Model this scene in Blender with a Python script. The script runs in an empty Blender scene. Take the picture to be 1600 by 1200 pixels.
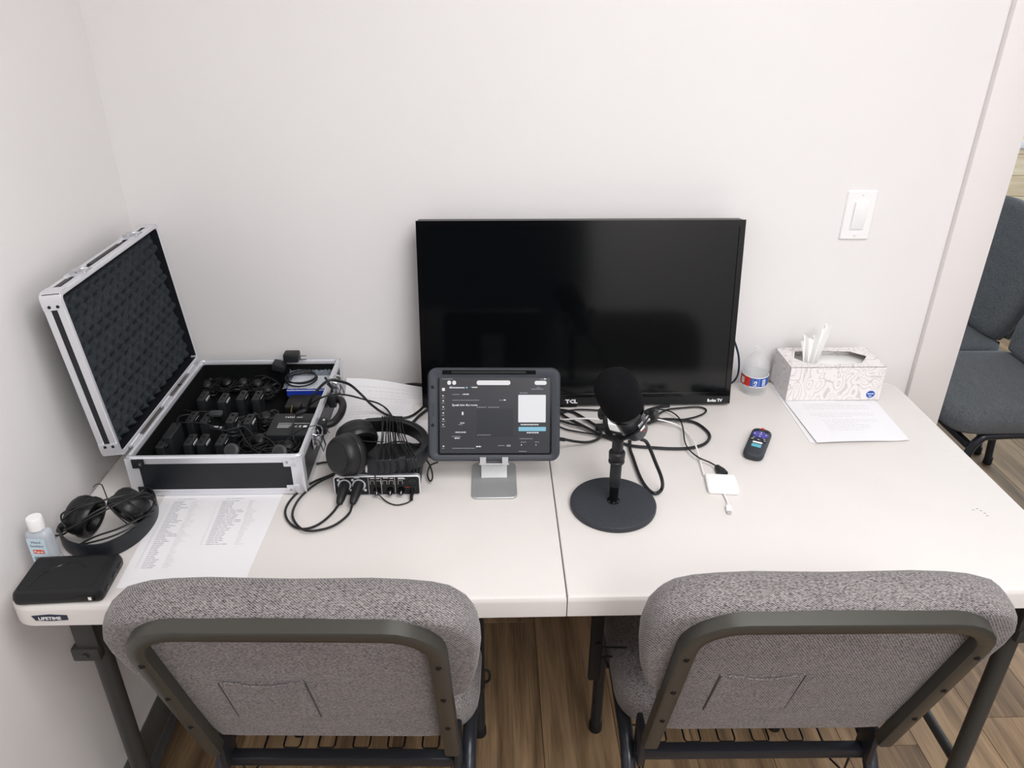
import bpy, bmesh, math, random
from mathutils import Vector, Matrix
R=math.radians
sc=bpy.context.scene; C=sc.collection
random.seed(7)
# ---------------------------------------------------------------- camera
CP=dict(f=1190.79,th=0.4789,yaw=0.0305,roll=0.0045,c=Vector((-0.1214,-0.9437,1.6266)))
th,yw,ro=CP['th'],CP['yaw'],CP['roll']
FW=Vector((math.sin(yw)*math.cos(th),math.cos(yw)*math.cos(th),-math.sin(th)))
r_=Vector((math.cos(yw),-math.sin(yw),0)); u_=r_.cross(FW)
RT=math.cos(ro)*r_+math.sin(ro)*u_; UP=-math.sin(ro)*r_+math.cos(ro)*u_
cd=bpy.data.cameras.new('camera'); cam=bpy.data.objects.new('camera',cd); C.objects.link(cam)
cd.sensor_width=36; cd.lens=36*CP['f']/1600; cd.clip_start=.02; cd.clip_end=60
cam.matrix_world=Matrix((( RT.x,UP.x,-FW.x,CP['c'].x),(RT.y,UP.y,-FW.y,CP['c'].y),(RT.z,UP.z,-FW.z,CP['c'].z),(0,0,0,1)))
sc.camera=cam
def ray(px,py): return FW+RT*((px-800)/CP['f'])-UP*((py-600)/CP['f'])
def at(px,py,z=.742):
    d=ray(px,py); return CP['c']+d*((z-CP['c'].z)/d.z)
def aty(px,py,y):
    d=ray(px,py); return CP['c']+d*((y-CP['c'].y)/d.y)
# ---------------------------------------------------------------- world, lights, exposure
w=bpy.data.worlds.new('world'); sc.world=w; w.use_nodes=True
w.node_tree.nodes['Background'].inputs[0].default_value=(.55,.7,1,1)
w.node_tree.nodes['Background'].inputs[1].default_value=.05
sc.view_settings.view_transform='Standard'; sc.view_settings.look='None'
sc.view_settings.gamma=1; sc.view_settings.use_curve_mapping=False
sc.view_settings.exposure=-0.03
def area(name,loc,rot,sx,sy,e,col):
    l=bpy.data.lights.new(name,'AREA'); l.shape='RECTANGLE'; l.size=sx; l.size_y=sy; l.energy=e; l.color=col
    o=bpy.data.objects.new(name,l); C.objects.link(o); o.location=loc; o.rotation_euler=rot; return o
area('ceiling_panel_light',(.5,-.72,2.585),(0,0,0),1.15,1.15,35,(.985,.985,1))
area('rear_fill_light',(.8,-2.4,2.585),(0,0,0),1.15,1.15,60,(.985,.985,1))  # added fill: evens out the back wall and brightens the TV reflection
area('window_daylight',(4.35,2.1,1.75),(0,R(90),0),1.5,2.2,90,(.70,.85,1))
area('far_room_fill_light',(2.6,3.3,2.6),(0,0,0),1.0,1.0,10,(1,.97,.94))  # added fill to brighten the wood boards, no fixture behind it
# ---------------------------------------------------------------- materials
def L(c):
    o=[]
    for v in c:
        v=v/255; o.append(v/12.92 if v<=.04045 else ((v+.055)/1.055)**2.4)
    return (*o,1)
def mat(name,col,rough=.5,metal=0,var=0,vs=40,bump=0,bs=300,spec=.5,coat=0,trans=0,ior=1.45,emit=None,es=1,alpha=1,stretch=None,aniso=False):
    m=bpy.data.materials.new(name); m.use_nodes=True; nt=m.node_tree; b=nt.nodes['Principled BSDF']; N=nt.nodes.new; K=nt.links.new
    c=L(col); b.inputs['Base Color'].default_value=c; b.inputs['Roughness'].default_value=rough; b.inputs['Metallic'].default_value=metal
    b.inputs['Specular IOR Level'].default_value=spec; b.inputs['Coat Weight'].default_value=coat; b.inputs['IOR'].default_value=ior
    b.inputs['Transmission Weight'].default_value=trans; b.inputs['Alpha'].default_value=alpha
    if emit: b.inputs['Emission Color'].default_value=L(emit); b.inputs['Emission Strength'].default_value=es
    tc=N('ShaderNodeTexCoord'); mp=N('ShaderNodeMapping'); K(tc.outputs['Object'],mp.inputs[0])
    if stretch: mp.inputs['Scale'].default_value=stretch
    if var:
        n=N('ShaderNodeTexNoise'); n.inputs['Scale'].default_value=vs; n.inputs['Detail'].default_value=6; K(mp.outputs[0],n.inputs['Vector'])
        r=N('ShaderNodeValToRGB'); r.color_ramp.elements[0].position=.3; r.color_ramp.elements[1].position=.7
        r.color_ramp.elements[0].color=tuple(min(1,x*(1-var)) for x in c[:3])+(1,); r.color_ramp.elements[1].color=tuple(min(1,x*(1+var)) for x in c[:3])+(1,)
        K(n.outputs['Fac'],r.inputs[0]); K(r.outputs[0],b.inputs['Base Color'])
    if bump:
        n=N('ShaderNodeTexNoise'); n.inputs['Scale'].default_value=bs; n.inputs['Detail'].default_value=4; K(mp.outputs[0],n.inputs['Vector'])
        bp=N('ShaderNodeBump'); bp.inputs['Strength'].default_value=bump; bp.inputs['Distance'].default_value=.002; K(n.outputs['Fac'],bp.inputs['Height']); K(bp.outputs[0],b.inputs['Normal'])
    return m
def fabric(name,dark,light,scale=1.0):
    m=bpy.data.materials.new(name); m.use_nodes=True; nt=m.node_tree; b=nt.nodes['Principled BSDF']; N=nt.nodes.new; K=nt.links.new
    b.inputs['Roughness'].default_value=.95; b.inputs['Specular IOR Level'].default_value=.15; b.inputs['Sheen Weight'].default_value=.15
    tc=N('ShaderNodeTexCoord'); mp=N('ShaderNodeMapping'); K(tc.outputs['Object'],mp.inputs[0]); mp.inputs['Scale'].default_value=(.45*scale,1.3*scale,1.3*scale)
    n1=N('ShaderNodeTexNoise'); n1.inputs['Scale'].default_value=560; n1.inputs['Detail'].default_value=3; K(mp.outputs[0],n1.inputs[0])
    n2=N('ShaderNodeTexNoise'); n2.inputs['Scale'].default_value=34; n2.inputs['Detail'].default_value=5; K(mp.outputs[0],n2.inputs[0])
    wv=N('ShaderNodeTexWave'); wv.wave_type='BANDS'; wv.bands_direction='DIAGONAL'; wv.inputs['Scale'].default_value=150; wv.inputs['Distortion'].default_value=1.2; wv.inputs['Detail'].default_value=1; K(tc.outputs['Object'],wv.inputs[0])
    a=N('ShaderNodeMath'); a.operation='MULTIPLY_ADD'; K(n1.outputs['Fac'],a.inputs[0]); a.inputs[1].default_value=1.1
    s=N('ShaderNodeMath'); s.operation='MULTIPLY'; K(wv.outputs['Fac'],s.inputs[0]); s.inputs[1].default_value=.22; K(s.outputs[0],a.inputs[2])
    a2=N('ShaderNodeMath'); a2.operation='MULTIPLY_ADD'; K(n2.outputs['Fac'],a2.inputs[0]); a2.inputs[1].default_value=.12; K(a.outputs[0],a2.inputs[2])
    r=N('ShaderNodeValToRGB'); K(a2.outputs[0],r.inputs[0]); e=r.color_ramp.elements; e[0].position=.48; e[0].color=L(dark); e[1].position=.92; e[1].color=L(light)
    K(r.outputs[0],b.inputs['Base Color'])
    bp=N('ShaderNodeBump'); bp.inputs['Strength'].default_value=.35; bp.inputs['Distance'].default_value=.001; K(a.outputs[0],bp.inputs['Height']); K(bp.outputs[0],b.inputs['Normal'])
    return m
M={}
M['wall']=mat('wall_paint',(233,230,229),.55,bump=.06,bs=180,var=.008,vs=3)
M['vinyl']=mat('vinyl_baseboard',(92,92,88),.5)
M['trim']=mat('trim_paint',(230,225,223),.4)
M['ceil']=mat('ceiling_paint',(232,230,226),.8)
M['table']=mat('table_plastic',(219,214,210),.42,bump=.10,bs=420,var=.012,vs=8)
M['tedge']=M['table']
M['pencil']=mat('pencil_marks',(204,199,195),.8)
M['black']=mat('black_plastic',(18,19,21),.45,bump=.05,bs=600)
M['blackm']=mat('matte_black',(19,20,22),.7,var=.15,vs=120,bump=.08,bs=500)
M['rubber']=mat('black_rubber',(20,21,23),.5)
M['cable']=mat('black_cable',(22,23,26),.42)
M['cablem']=mat('grey_black_cable',(25,26,28),.45)
M['gloss']=mat('gloss_black',(8,8,9),.12)
M['screen']=mat('tv_screen',(6,8,9),.11,spec=.48)
M['alu']=mat('aluminium',(226,227,232),.36,metal=.6,bump=.03,bs=300)
M['chrome']=mat('chrome',(205,206,210),.18,metal=1)
M['standalu']=mat('stand_aluminium',(186,187,188),.42,metal=.6)
M['casepanel']=mat('case_panel',(27,29,33),.42,var=.3,vs=400,bump=.25,bs=900)
M['foam']=mat('grey_foam',(50,54,58),.98,var=.22,vs=260,bump=.5,bs=500,spec=.1)
M['foamd']=mat('case_lining',(18,19,20),.98,var=.2,vs=200,spec=.1)
M['paper']=mat('paper',(231,230,232),.75,var=.004,vs=10)
M['ink']=mat('printed_ink',(182,182,188),.8)
M['ink2']=mat('printed_ink_faint',(190,190,196),.8)
M['white']=mat('white_plastic',(242,241,240),.35)
M['whitec']=mat('white_cable',(236,234,232),.4)
M['metalblk']=mat('powder_coated_steel',(66,65,60),.36,metal=.25,bump=.06,bs=700)
M['tube']=mat('dark_steel_tube',(50,52,58),.28,metal=.45)
M['leg']=mat('table_leg_steel',(62,62,61),.42,metal=.2,bump=.05,bs=500)
M['wire']=mat('rack_wire',(42,42,44),.3,metal=.5)
M['bolt']=mat('bolt_metal',(46,46,45),.3,metal=.7)
M['fab']=fabric('tweed_upholstery',(42,39,39),(152,146,145))
M['fabb']=fabric('blue_grey_upholstery',(40,42,44),(112,115,118))
M['pad']=mat('leatherette',(15,15,16),.38,bump=.25,bs=160)
M['band']=mat('headband_plastic',(27,30,34),.42)
M['grey']=mat('grey_plastic',(52,54,56),.5)
M['dgrey']=mat('dark_grey_plastic',(29,31,33),.5)
M['tabcase']=mat('tablet_case_plastic',(52,56,64),.5,bump=.04,bs=500)
M['tabglass']=mat('tablet_glass',(18,19,21),.15)
M['ui']=mat('display_background',(6,6,7),.18,emit=(70,70,74),es=.9)
M['uid']=mat('display_panel',(6,6,7),.18,emit=(64,65,69),es=.9)
M['uiw']=mat('display_white',(20,20,20),.2,emit=(236,235,238),es=.95)
M['uit']=mat('display_text',(20,20,20),.2,emit=(150,150,156),es=.9)
M['uib']=mat('display_blue',(20,20,20),.2,emit=(140,196,218),es=.95)
M['mic']=mat('windscreen_foam',(19,19,21),.97,var=.35,vs=300,bump=.5,bs=700,spec=.1)
M['micbody']=mat('microphone_metal',(76,78,82),.35,metal=.6)
M['micstand']=mat('stand_base_iron',(48,51,57),.6,var=.12,vs=200,bump=.2,bs=900)
M['gold']=mat('gold_contact',(206,176,120),.3,metal=.9)
M['red']=mat('label_red',(196,52,36),.45)
M['blue']=mat('label_blue',(34,84,170),.45)
M['lblw']=mat('label_white',(238,238,240),.45)
M['purple']=mat('remote_purple',(66,62,150),.4)
M['teal']=mat('remote_teal',(96,180,196),.4)
M['pkblue']=mat('packet_blue',(30,58,168),.4)
M['sanlbl']=mat('sanitizer_label',(203,222,234),.5)
M['orange']=mat('label_orange',(224,84,48),.5)
M['navy']=mat('label_navy',(38,44,62),.5)
M['badge']=mat('badge_grey',(64,66,74),.4)
M['tissue']=mat('tissue_paper',(244,243,241),.9,bump=.1,bs=60)
M['cardin']=mat('cardboard_inside',(150,144,142),.9)
M['bluecable']=mat('blue_black_cable',(28,44,66),.4)
def clear(name,col,rough=.05,alpha=.25):
    m=bpy.data.materials.new(name); m.use_nodes=True; nt=m.node_tree; b=nt.nodes['Principled BSDF']
    b.inputs['Base Color'].default_value=L(col); b.inputs['Roughness'].default_value=rough; b.inputs['IOR'].default_value=1.4
    b.inputs['Alpha'].default_value=alpha; b.inputs['Specular IOR Level'].default_value=.8
    return m
M['pet']=clear('clear_bottle_plastic',(236,238,240),.06,.17)
M['water']=clear('water',(215,218,220),.02,.16)
M['gel']=clear('sanitizer_gel',(205,212,220),.1,.62)
M['bag']=clear('clear_bag_film',(190,202,216),.12,.35)
# marbled tissue-box card
def marble():
    m=bpy.data.materials.new('marbled_card'); m.use_nodes=True; nt=m.node_tree; b=nt.nodes['Principled BSDF']; N=nt.nodes.new; K=nt.links.new
    b.inputs['Roughness'].default_value=.5
    tc=N('ShaderNodeTexCoord'); mp=N('ShaderNodeMapping'); K(tc.outputs['Object'],mp.inputs[0]); mp.inputs['Scale'].default_value=(1,1,.75)
    v=N('ShaderNodeTexVoronoi'); v.inputs['Scale'].default_value=38; v.feature='SMOOTH_F1'; v.inputs['Smoothness'].default_value=.5
    n=N('ShaderNodeTexNoise'); n.inputs['Scale'].default_value=11; n.inputs['Detail'].default_value=2; K(mp.outputs[0],n.inputs[0])
    mx=N('ShaderNodeMixRGB'); mx.inputs[0].default_value=.09; K(mp.outputs[0],mx.inputs[1]); K(n.outputs['Color'],mx.inputs[2]); K(mx.outputs[0],v.inputs['Vector'])
    mu=N('ShaderNodeMath'); mu.operation='MULTIPLY'; mu.inputs[1].default_value=26; K(v.outputs['Distance'],mu.inputs[0])
    sn=N('ShaderNodeMath'); sn.operation='SINE'; K(mu.outputs[0],sn.inputs[0])
    r=N('ShaderNodeValToRGB'); K(sn.outputs[0],r.inputs[0]); e=r.color_ramp.elements; e[0].position=.55; e[0].color=L((230,226,224)); e[1].position=1.0; e[1].color=L((203,197,195))
    K(r.outputs[0],b.inputs['Base Color']); return m
M['marble']=marble()
def wood(name,c1,c2,c3,rough=.42,g=(16,1.3,16),g2=(260,9,260)):
    m=bpy.data.materials.new(name); m.use_nodes=True; nt=m.node_tree; b=nt.nodes['Principled BSDF']; N=nt.nodes.new; K=nt.links.new
    b.inputs['Roughness'].default_value=rough
    tc=N('ShaderNodeTexCoord'); oi=N('ShaderNodeObjectInfo')
    ad=N('ShaderNodeVectorMath'); ad.operation='MULTIPLY_ADD'; K(oi.outputs['Random'],ad.inputs[0]); ad.inputs[1].default_value=(37,91,13); K(tc.outputs['Object'],ad.inputs[2])
    mp=N('ShaderNodeMapping'); mp.inputs['Scale'].default_value=g; K(ad.outputs[0],mp.inputs[0])
    n=N('ShaderNodeTexNoise'); n.inputs['Scale'].default_value=1.6; n.inputs['Detail'].default_value=8; n.inputs['Distortion'].default_value=.6; K(mp.outputs[0],n.inputs[0])
    mp2=N('ShaderNodeMapping'); mp2.inputs['Scale'].default_value=g2; K(ad.outputs[0],mp2.inputs[0])
    n2=N('ShaderNodeTexNoise'); n2.inputs['Scale'].default_value=1; n2.inputs['Detail'].default_value=4; K(mp2.outputs[0],n2.inputs[0])
    s=N('ShaderNodeMath'); s.operation='MULTIPLY_ADD'; K(n2.outputs['Fac'],s.inputs[0]); s.inputs[1].default_value=.45
    K(n.outputs['Fac'],s.inputs[2]); s2=N('ShaderNodeMath'); s2.operation='MULTIPLY_ADD'; K(oi.outputs['Random'],s2.inputs[0]); s2.inputs[1].default_value=.18; K(s.outputs[0],s2.inputs[2])
    r=N('ShaderNodeValToRGB'); K(s2.outputs[0],r.inputs[0]); e=r.color_ramp.elements; e[0].position=.55; e[0].color=L(c1); e[1].position=1.05; e[1].color=L(c3); q=e.new(.8); q.color=L(c2)
    K(r.outputs[0],b.inputs['Base Color'])
    bp=N('ShaderNodeBump'); bp.inputs['Strength'].default_value=.12; bp.inputs['Distance'].default_value=.001; K(n2.outputs['Fac'],bp.inputs['Height']); K(bp.outputs[0],b.inputs['Normal'])
    return m
M['plank']=wood('vinyl_plank_floor',(92,73,52),(133,108,80),(164,136,104))
M['board']=wood('pale_wood_board',(222,196,156),(238,214,178),(246,228,196),.6,(1.3,16,16),(9,260,260))
# ---------------------------------------------------------------- geometry helpers
def BM(): return bmesh.new()
def bx(bm,c,s,bev=0,seg=2,rot=None):
    r=bmesh.ops.create_cube(bm,size=1); vs=r['verts']
    bmesh.ops.scale(bm,vec=s,verts=vs)
    if bev:
        es=list({e for v in vs for e in v.link_edges}); g=bmesh.ops.bevel(bm,geom=es,offset=bev,segments=seg,affect='EDGES',profile=.5)
        vs=list({v for f in g['faces'] for v in f.verts}|{v for v in vs if v.is_valid})
    if rot is not None: bmesh.ops.transform(bm,matrix=rot.to_4x4(),verts=vs)
    bmesh.ops.translate(bm,vec=c,verts=vs); return vs
def box(x0,x1,y0,y1,z0,z1,bev=0,seg=2):
    bm=BM(); bx(bm,((x0+x1)/2,(y0+y1)/2,(z0+z1)/2),(x1-x0,y1-y0,z1-z0),bev,seg); return bm
def rings(bm,rs,cap0=True,cap1=True,closed=True):
    V=[[bm.verts.new(p) for p in r] for r in rs]; n=len(V[0])
    for a,b in zip(V,V[1:]):
        for i in range(n if closed else n-1):
            j=(i+1)%n; bm.faces.new((a[i],a[j],b[j],b[i]))
    if cap0: bm.faces.new(V[0][::-1])
    if cap1: bm.faces.new(V[-1])
    return [v for r in V for v in r]
def frame(d):
    d=d.normalized(); a=Vector((0,0,1)) if abs(d.z)<.9 else Vector((1,0,0))
    x=d.cross(a).normalized(); return x,d.cross(x).normalized()
def lathe(bm,prof,c=(0,0,0),axis=(0,0,1),n=28,sy=1):
    x,y=frame(Vector(axis)); d=Vector(axis).normalized(); c=Vector(c)
    rs=[[c+d*z+x*(max(r,1e-5)*math.cos(2*math.pi*i/n))+y*(max(r,1e-5)*sy*math.sin(2*math.pi*i/n)) for i in range(n)] for r,z in prof]
    return rings(bm,rs)
def cyl(bm,p0,p1,r0,r1=None,n=20):
    p0=Vector(p0);p1=Vector(p1); return lathe(bm,[(r0,0),(r0 if r1 is None else r1,(p1-p0).length)],p0,p1-p0,n)
def crom(pts,k=6,closed=False):
    P=[Vector(p) for p in pts]; n=len(P); out=[]
    for i in range(n if closed else n-1):
        p0=P[(i-1)%n] if closed or i>0 else P[0]*2-P[1]; p1=P[i]; p2=P[(i+1)%n]; p3=P[(i+2)%n] if closed or i+2<n else P[-1]*2-P[-2]
        for s in range(k):
            t=s/k; out.append(.5*((2*p1)+(p2-p0)*t+(2*p0-5*p1+4*p2-p3)*t*t+(3*p1-p0-3*p2+p3)*t**3))
    if not closed: out.append(P[-1])
    return out
def tube(bm,pts,r,n=8,k=6,closed=False,smooth=True):
    P=crom(pts,k,closed) if smooth else [Vector(p) for p in pts]
    m=len(P); T=[]
    for i in range(m):
        a=P[(i-1)%m] if closed or i>0 else P[i]; b=P[(i+1)%m] if closed or i<m-1 else P[i]
        t=b-a; T.append(t.normalized() if t.length>1e-9 else Vector((0,0,1)))
    x,_=frame(T[0]); rs=[]
    for i in range(m):
        x=(x-T[i]*x.dot(T[i]));
        if x.length<1e-6: x,_=frame(T[i])
        x.normalize(); y=T[i].cross(x); rr=r(i/(m-1)) if callable(r) else r
        rs.append([P[i]+x*(rr*math.cos(2*math.pi*j/n))+y*(rr*math.sin(2*math.pi*j/n)) for j in range(n)])
    if closed: rs.append(rs[0]); rings(bm,rs,False,False); bmesh.ops.remove_doubles(bm,verts=bm.verts,dist=1e-7)
    else: rings(bm,rs)
def rrect(w,h,r,n=5,cx=0,cy=0):
    o=[]
    for (sx,sy,a) in ((1,1,0),(-1,1,90),(-1,-1,180),(1,-1,270)):
        for i in range(n+1):
            t=R(a+90*i/n); o.append((cx+sx*(w/2-r)+r*math.cos(t),cy+sy*(h/2-r)+r*math.sin(t)))
    return o
def inset(o,d):
    n=len(o); out=[]
    for i in range(n):
        ax,ay=o[i-1]; bx_,by_=o[(i+1)%n]; tx,ty=bx_-ax,by_-ay; l=math.hypot(tx,ty) or 1
        out.append((o[i][0]-ty/l*d,o[i][1]+tx/l*d))
    return out
def slab(bm,o,layers,O=(0,0,0),X=(1,0,0),Y=(0,1,0),Z=(0,0,1)):
    """outline o (ccw) swept through layers (inset,height) along Z"""
    O,X,Y,Z=map(Vector,(O,X,Y,Z)); rs=[]
    for d,h in layers:
        q=inset(o,d) if abs(d)>1e-9 else o
        rs.append([O+X*a+Y*b+Z*h for a,b in q])
    return rings(bm,rs)
def rnd(t,r,k=4,top=True,bot=True):
    """rounded edge layers for thickness t"""
    l=[]
    if bot: l+=[(r*(1-math.sin(R(90*i/k))),r*(1-math.cos(R(90*i/k)))) for i in range(k)]
    else: l+=[(0,0)]
    l+=[(0,r if bot else 0)] if bot else []
    l+=[(0,t-r)]
    if top: l+=[(r*(1-math.cos(R(90*i/k))),t-r+r*math.sin(R(90*i/k))) for i in range(1,k+1)]
    else: l+=[(0,t)]
    out=[]
    for a in l:
        if not out or abs(out[-1][0]-a[0])+abs(out[-1][1]-a[1])>1e-7: out.append(a)
    return out
def rtop(o): 
    while o.parent: o=o.parent
    return o
def obj(name,bm,m,parent=None,world=True,ang=35,base=None,**tags):
    bmesh.ops.recalc_face_normals(bm,faces=bm.faces)
    if parent is not None:
        if world:
            t=rtop(parent); bmesh.ops.transform(bm,matrix=t.matrix_basis.inverted(),verts=bm.verts)
        loc=None
    elif base is not False:
        if base is None:
            xs=[v.co.x for v in bm.verts];ys=[v.co.y for v in bm.verts];zs=[v.co.z for v in bm.verts]
            base=((min(xs)+max(xs))/2,(min(ys)+max(ys))/2,min(zs))
        loc=Vector(base); bmesh.ops.translate(bm,vec=-loc,verts=bm.verts)
    else: loc=Vector((0,0,0))
    me=bpy.data.meshes.new(name); bm.to_mesh(me); bm.free()
    me.polygons.foreach_set('use_smooth',[True]*len(me.polygons)); me.set_sharp_from_angle(angle=R(ang))
    me.materials.append(m)
    o=bpy.data.objects.new(name,me); C.objects.link(o)
    if parent is not None: o.parent=parent
    else: o.location=loc
    for k,v in tags.items(): o[k]=v
    return o
def thing(name,label,cat,loc,rot=0,group=None):
    o=bpy.data.objects.new(name,None); o.empty_display_size=.05; C.objects.link(o); o.location=loc; o.rotation_euler=(0,0,rot)
    o['label']=label; o['category']=cat
    if group: o['group']=group
    return o
def tag(o,label,cat,group=None):
    o['label']=label; o['category']=cat
    if group: o['group']=group
    return o
def struct(name,bm,m,parent=None):
    o=obj(name,bm,m,parent)
    if parent is None: o['kind']='structure'
    return o
def dup(root,loc,rz,label,group=None):
    r=root.copy(); C.objects.link(r); r.location=loc; r.rotation_euler=(0,0,rz); r['label']=label
    if group: r['group']=group
    for ch in list(root.children):
        c=ch.copy(); C.objects.link(c); c.parent=r
        for g in ch.children:
            d=g.copy(); C.objects.link(d); d.parent=c
    return r
def text(bm,s,size,O,X,Y,align='LEFT',bold=0.,lift=.0002,depth=0,sx=1):
    cu=bpy.data.curves.new('t','FONT'); cu.body=s; cu.size=size; cu.align_x=align; cu.offset=bold; cu.resolution_u=1; cu.extrude=depth
    o=bpy.data.objects.new('t',cu); C.objects.link(o); dg=bpy.context.evaluated_depsgraph_get()
    me=bpy.data.meshes.new_from_object(o.evaluated_get(dg)); bpy.data.objects.remove(o); bpy.data.curves.remove(cu)
    X=Vector(X).normalized(); Y=Vector(Y).normalized(); Z=X.cross(Y); O=Vector(O)+Z*lift
    mt=Matrix(((X.x*sx,Y.x,Z.x,O.x),(X.y*sx,Y.y,Z.y,O.y),(X.z*sx,Y.z,Z.z,O.z),(0,0,0,1))); me.transform(mt)
    bm.from_mesh(me); bpy.data.meshes.remove(me)
def quad(bm,O,X,Y,x0,x1,y0,y1,lift=.0002,t=.0001):
    O,X,Y=Vector(O),Vector(X).normalized(),Vector(Y).normalized(); Z=X.cross(Y)
    rings(bm,[[O+X*a+Y*b+Z*h for a,b in ((x0,y0),(x1,y0),(x1,y1),(x0,y1))] for h in (0,lift+t)])
# ================================================================ THE SETTING
TZ=.74; WY=.79; LX=-.94
struct('wall_back',box(LX-.12,1.062,WY,WY+.12,0,2.6),M['wall'])
struct('wall_back_header',box(1.062,1.95,WY,WY+.12,2.05,2.6),M['wall'])
struct('wall_back_right',box(1.95,2.3,WY,WY+.12,0,2.6),M['wall'])
struct('wall_left',box(LX-.12,LX,-3.3,WY,0,2.6),M['wall'])
struct('wall_right',box(2.3,2.42,-3.3,WY+.12,0,2.6),M['wall'])
bm=box(.62,2.42,-3.42,-3.3,0,2.6); bx(bm,(-.215,-3.36,2.32),(1.67,.12,.56)); bx(bm,(-1.06,-3.36,1.3),(.02,.12,2.6))  # open gap at left is an added unseen doorway, darkens the TV reflection
struct('wall_front',bm,M['wall'])
struct('ceiling',box(LX-.12,2.42,-3.42,WY+.12,2.6,2.7),M['ceil'])
struct('baseboard_left',box(LX,LX+.006,-3.3,WY,0.004,.10,.002),M['vinyl'])
struct('baseboard_back',box(LX+.007,.96,WY-.006,WY,0.004,.10,.002),M['vinyl'])
bm=BM(); bx(bm,(1.012,WY-.009,1.035),(.10,.018,2.062),.002); bx(bm,(1.0605,WY+.05,1.02),(.004,.12,2.04))
struct('trim_1',bm,M['trim'])
bm=box(.962,2.05,WY-.018,WY,2.067,2.167,.002); struct('trim_2',bm,M['trim'])
bm=box(1.95,2.05,WY-.018,WY,.004,2.066,.002); struct('trim_3',bm,M['trim'])
# drywall corner seam scuff on the left corner
# floor with individual planks
fl=struct('floor',box(LX-.12,4.5,-3.42,4.6,-.06,-.0045),M['blackm'])
pw,pl=.182,1.22
me0=None; cnt=0
for ix in range(-6,20):
    x0=-.004+ix*pw
    off=(ix*.47)%1*pl
    for iy in range(-4,5):
        y0=.12+iy*pl-off*1.0; y1=y0+pl
        if y1<-1.6 or y0>4.2: continue
        if x0>1.2 and y1<.6: continue
        if x0+pw<-1.06 or (x0+pw<.9 and y0>.95): continue
        if me0 is None:
            bm=BM(); bx(bm,(0,0,-.002),(pw-.0012,pl-.0012,.004),.0005,1)
            p=obj('plank',bm,M['plank'],fl,world=False); me0=p.data
            p.location=Vector((x0+pw/2,y0+pl/2,0))-fl.location
        else:
            p=bpy.data.objects.new('plank',me0); C.objects.link(p); p.parent=fl; p.location=Vector((x0+pw/2,y0+pl/2,0))-fl.location
# room beyond the doorway
struct('wall_far',box(.6,4.6,4.2,4.32,0,2.7),M['wall'])
wf=struct('wall_far_panelling',box(.9,4.5,4.18,4.2,0,2.6),M['trim'])
bw=.14
for r_i in range(0,10):
    y0=r_i*bw
    for k in range(0,3):
        xa=1.0+k*1.2+((r_i*.37)%1)*.5-.4; 
        bm=box(max(xa,.9),min(xa+1.196,4.5),4.165,4.18,.1+y0,.1+y0+bw-.003,.002,1); obj('board',bm,M['board'],wf)
struct('trim_4',box(.9,4.5,4.145,4.165,.70,.745,.003),M['trim'])
struct('wall_far_left',box(.6,.72,WY+.12,4.2,0,2.7),M['wall'])
struct('ceiling_far',box(.6,4.6,WY+.12,4.3,2.7,2.8),M['ceil'])
bm=box(4.5,4.62,.9,4.3,0,1.0); bx(bm,(4.56,2.6,2.6),(.12,3.4,.2)); bx(bm,(4.56,.95,1.75),(.12,.1,1.5)); bx(bm,(4.56,3.8,1.75),(.12,1.0,1.5)); struct('wall_far_right',bm,M['wall'])
# ceiling panel diffusers; the rear panel is an added housing for the fill light
for (x,y) in ((.5,-.72),(.8,-2.4)):
    t=thing('ceiling_light','flat white ceiling light panel '+('above the chairs' if y>-1.5 else 'added at the rear for fill light'),'light',(x,y,2.6))
    bm=BM(); 
    for (cx,cy,sx,sy) in ((0,.61,1.24,.02),(0,-.61,1.24,.02),(.61,0,.02,1.2),(-.61,0,.02,1.2)): bx(bm,(x+cx,y+cy,2.594),(sx,sy,.012),.001,1)
    obj('frame',bm,M['white'],t)
    obj('diffuser',box(x-.6,x+.6,y-.6,y+.6,2.594,2.6),mat('diffuser',(240,240,238),.5),t)
# light switch
sx,sz=.736,1.161
t=thing('light_switch','white rocker light switch with plate on the wall near the doorway','switch',(sx,WY,sz-.0572))
bm=BM(); o=rrect(.070,.1145,.004,3); slab(bm,o,[(0,0),(0,.003),(.0025,.0055)],(sx,WY,sz),(1,0,0),(0,0,1),(0,-1,0)); obj('plate',bm,M['white'],t)
bm=BM(); slab(bm,rrect(.0345,.068,.001,2),[(0,.0045),(0,.0065)],(sx,WY,sz),(1,0,0),(0,0,1),(0,-1,0)); obj('surround',bm,M['white'],t)
bm=BM(); rk=Matrix.Rotation(R(3.5),3,'X'); bx(bm,(sx,WY-.0075,sz),(.0305,.006,.0635),.0008,2,rk); obj('rocker',bm,M['white'],t)
for s in (-1,1):
    bm=BM(); lathe(bm,[(.0028,.005),(.0028,.0062),(.001,.0068)],(sx,WY,sz+s*.048),(0,-1,0),12); obj('screw',bm,M['trim'],t)
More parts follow.
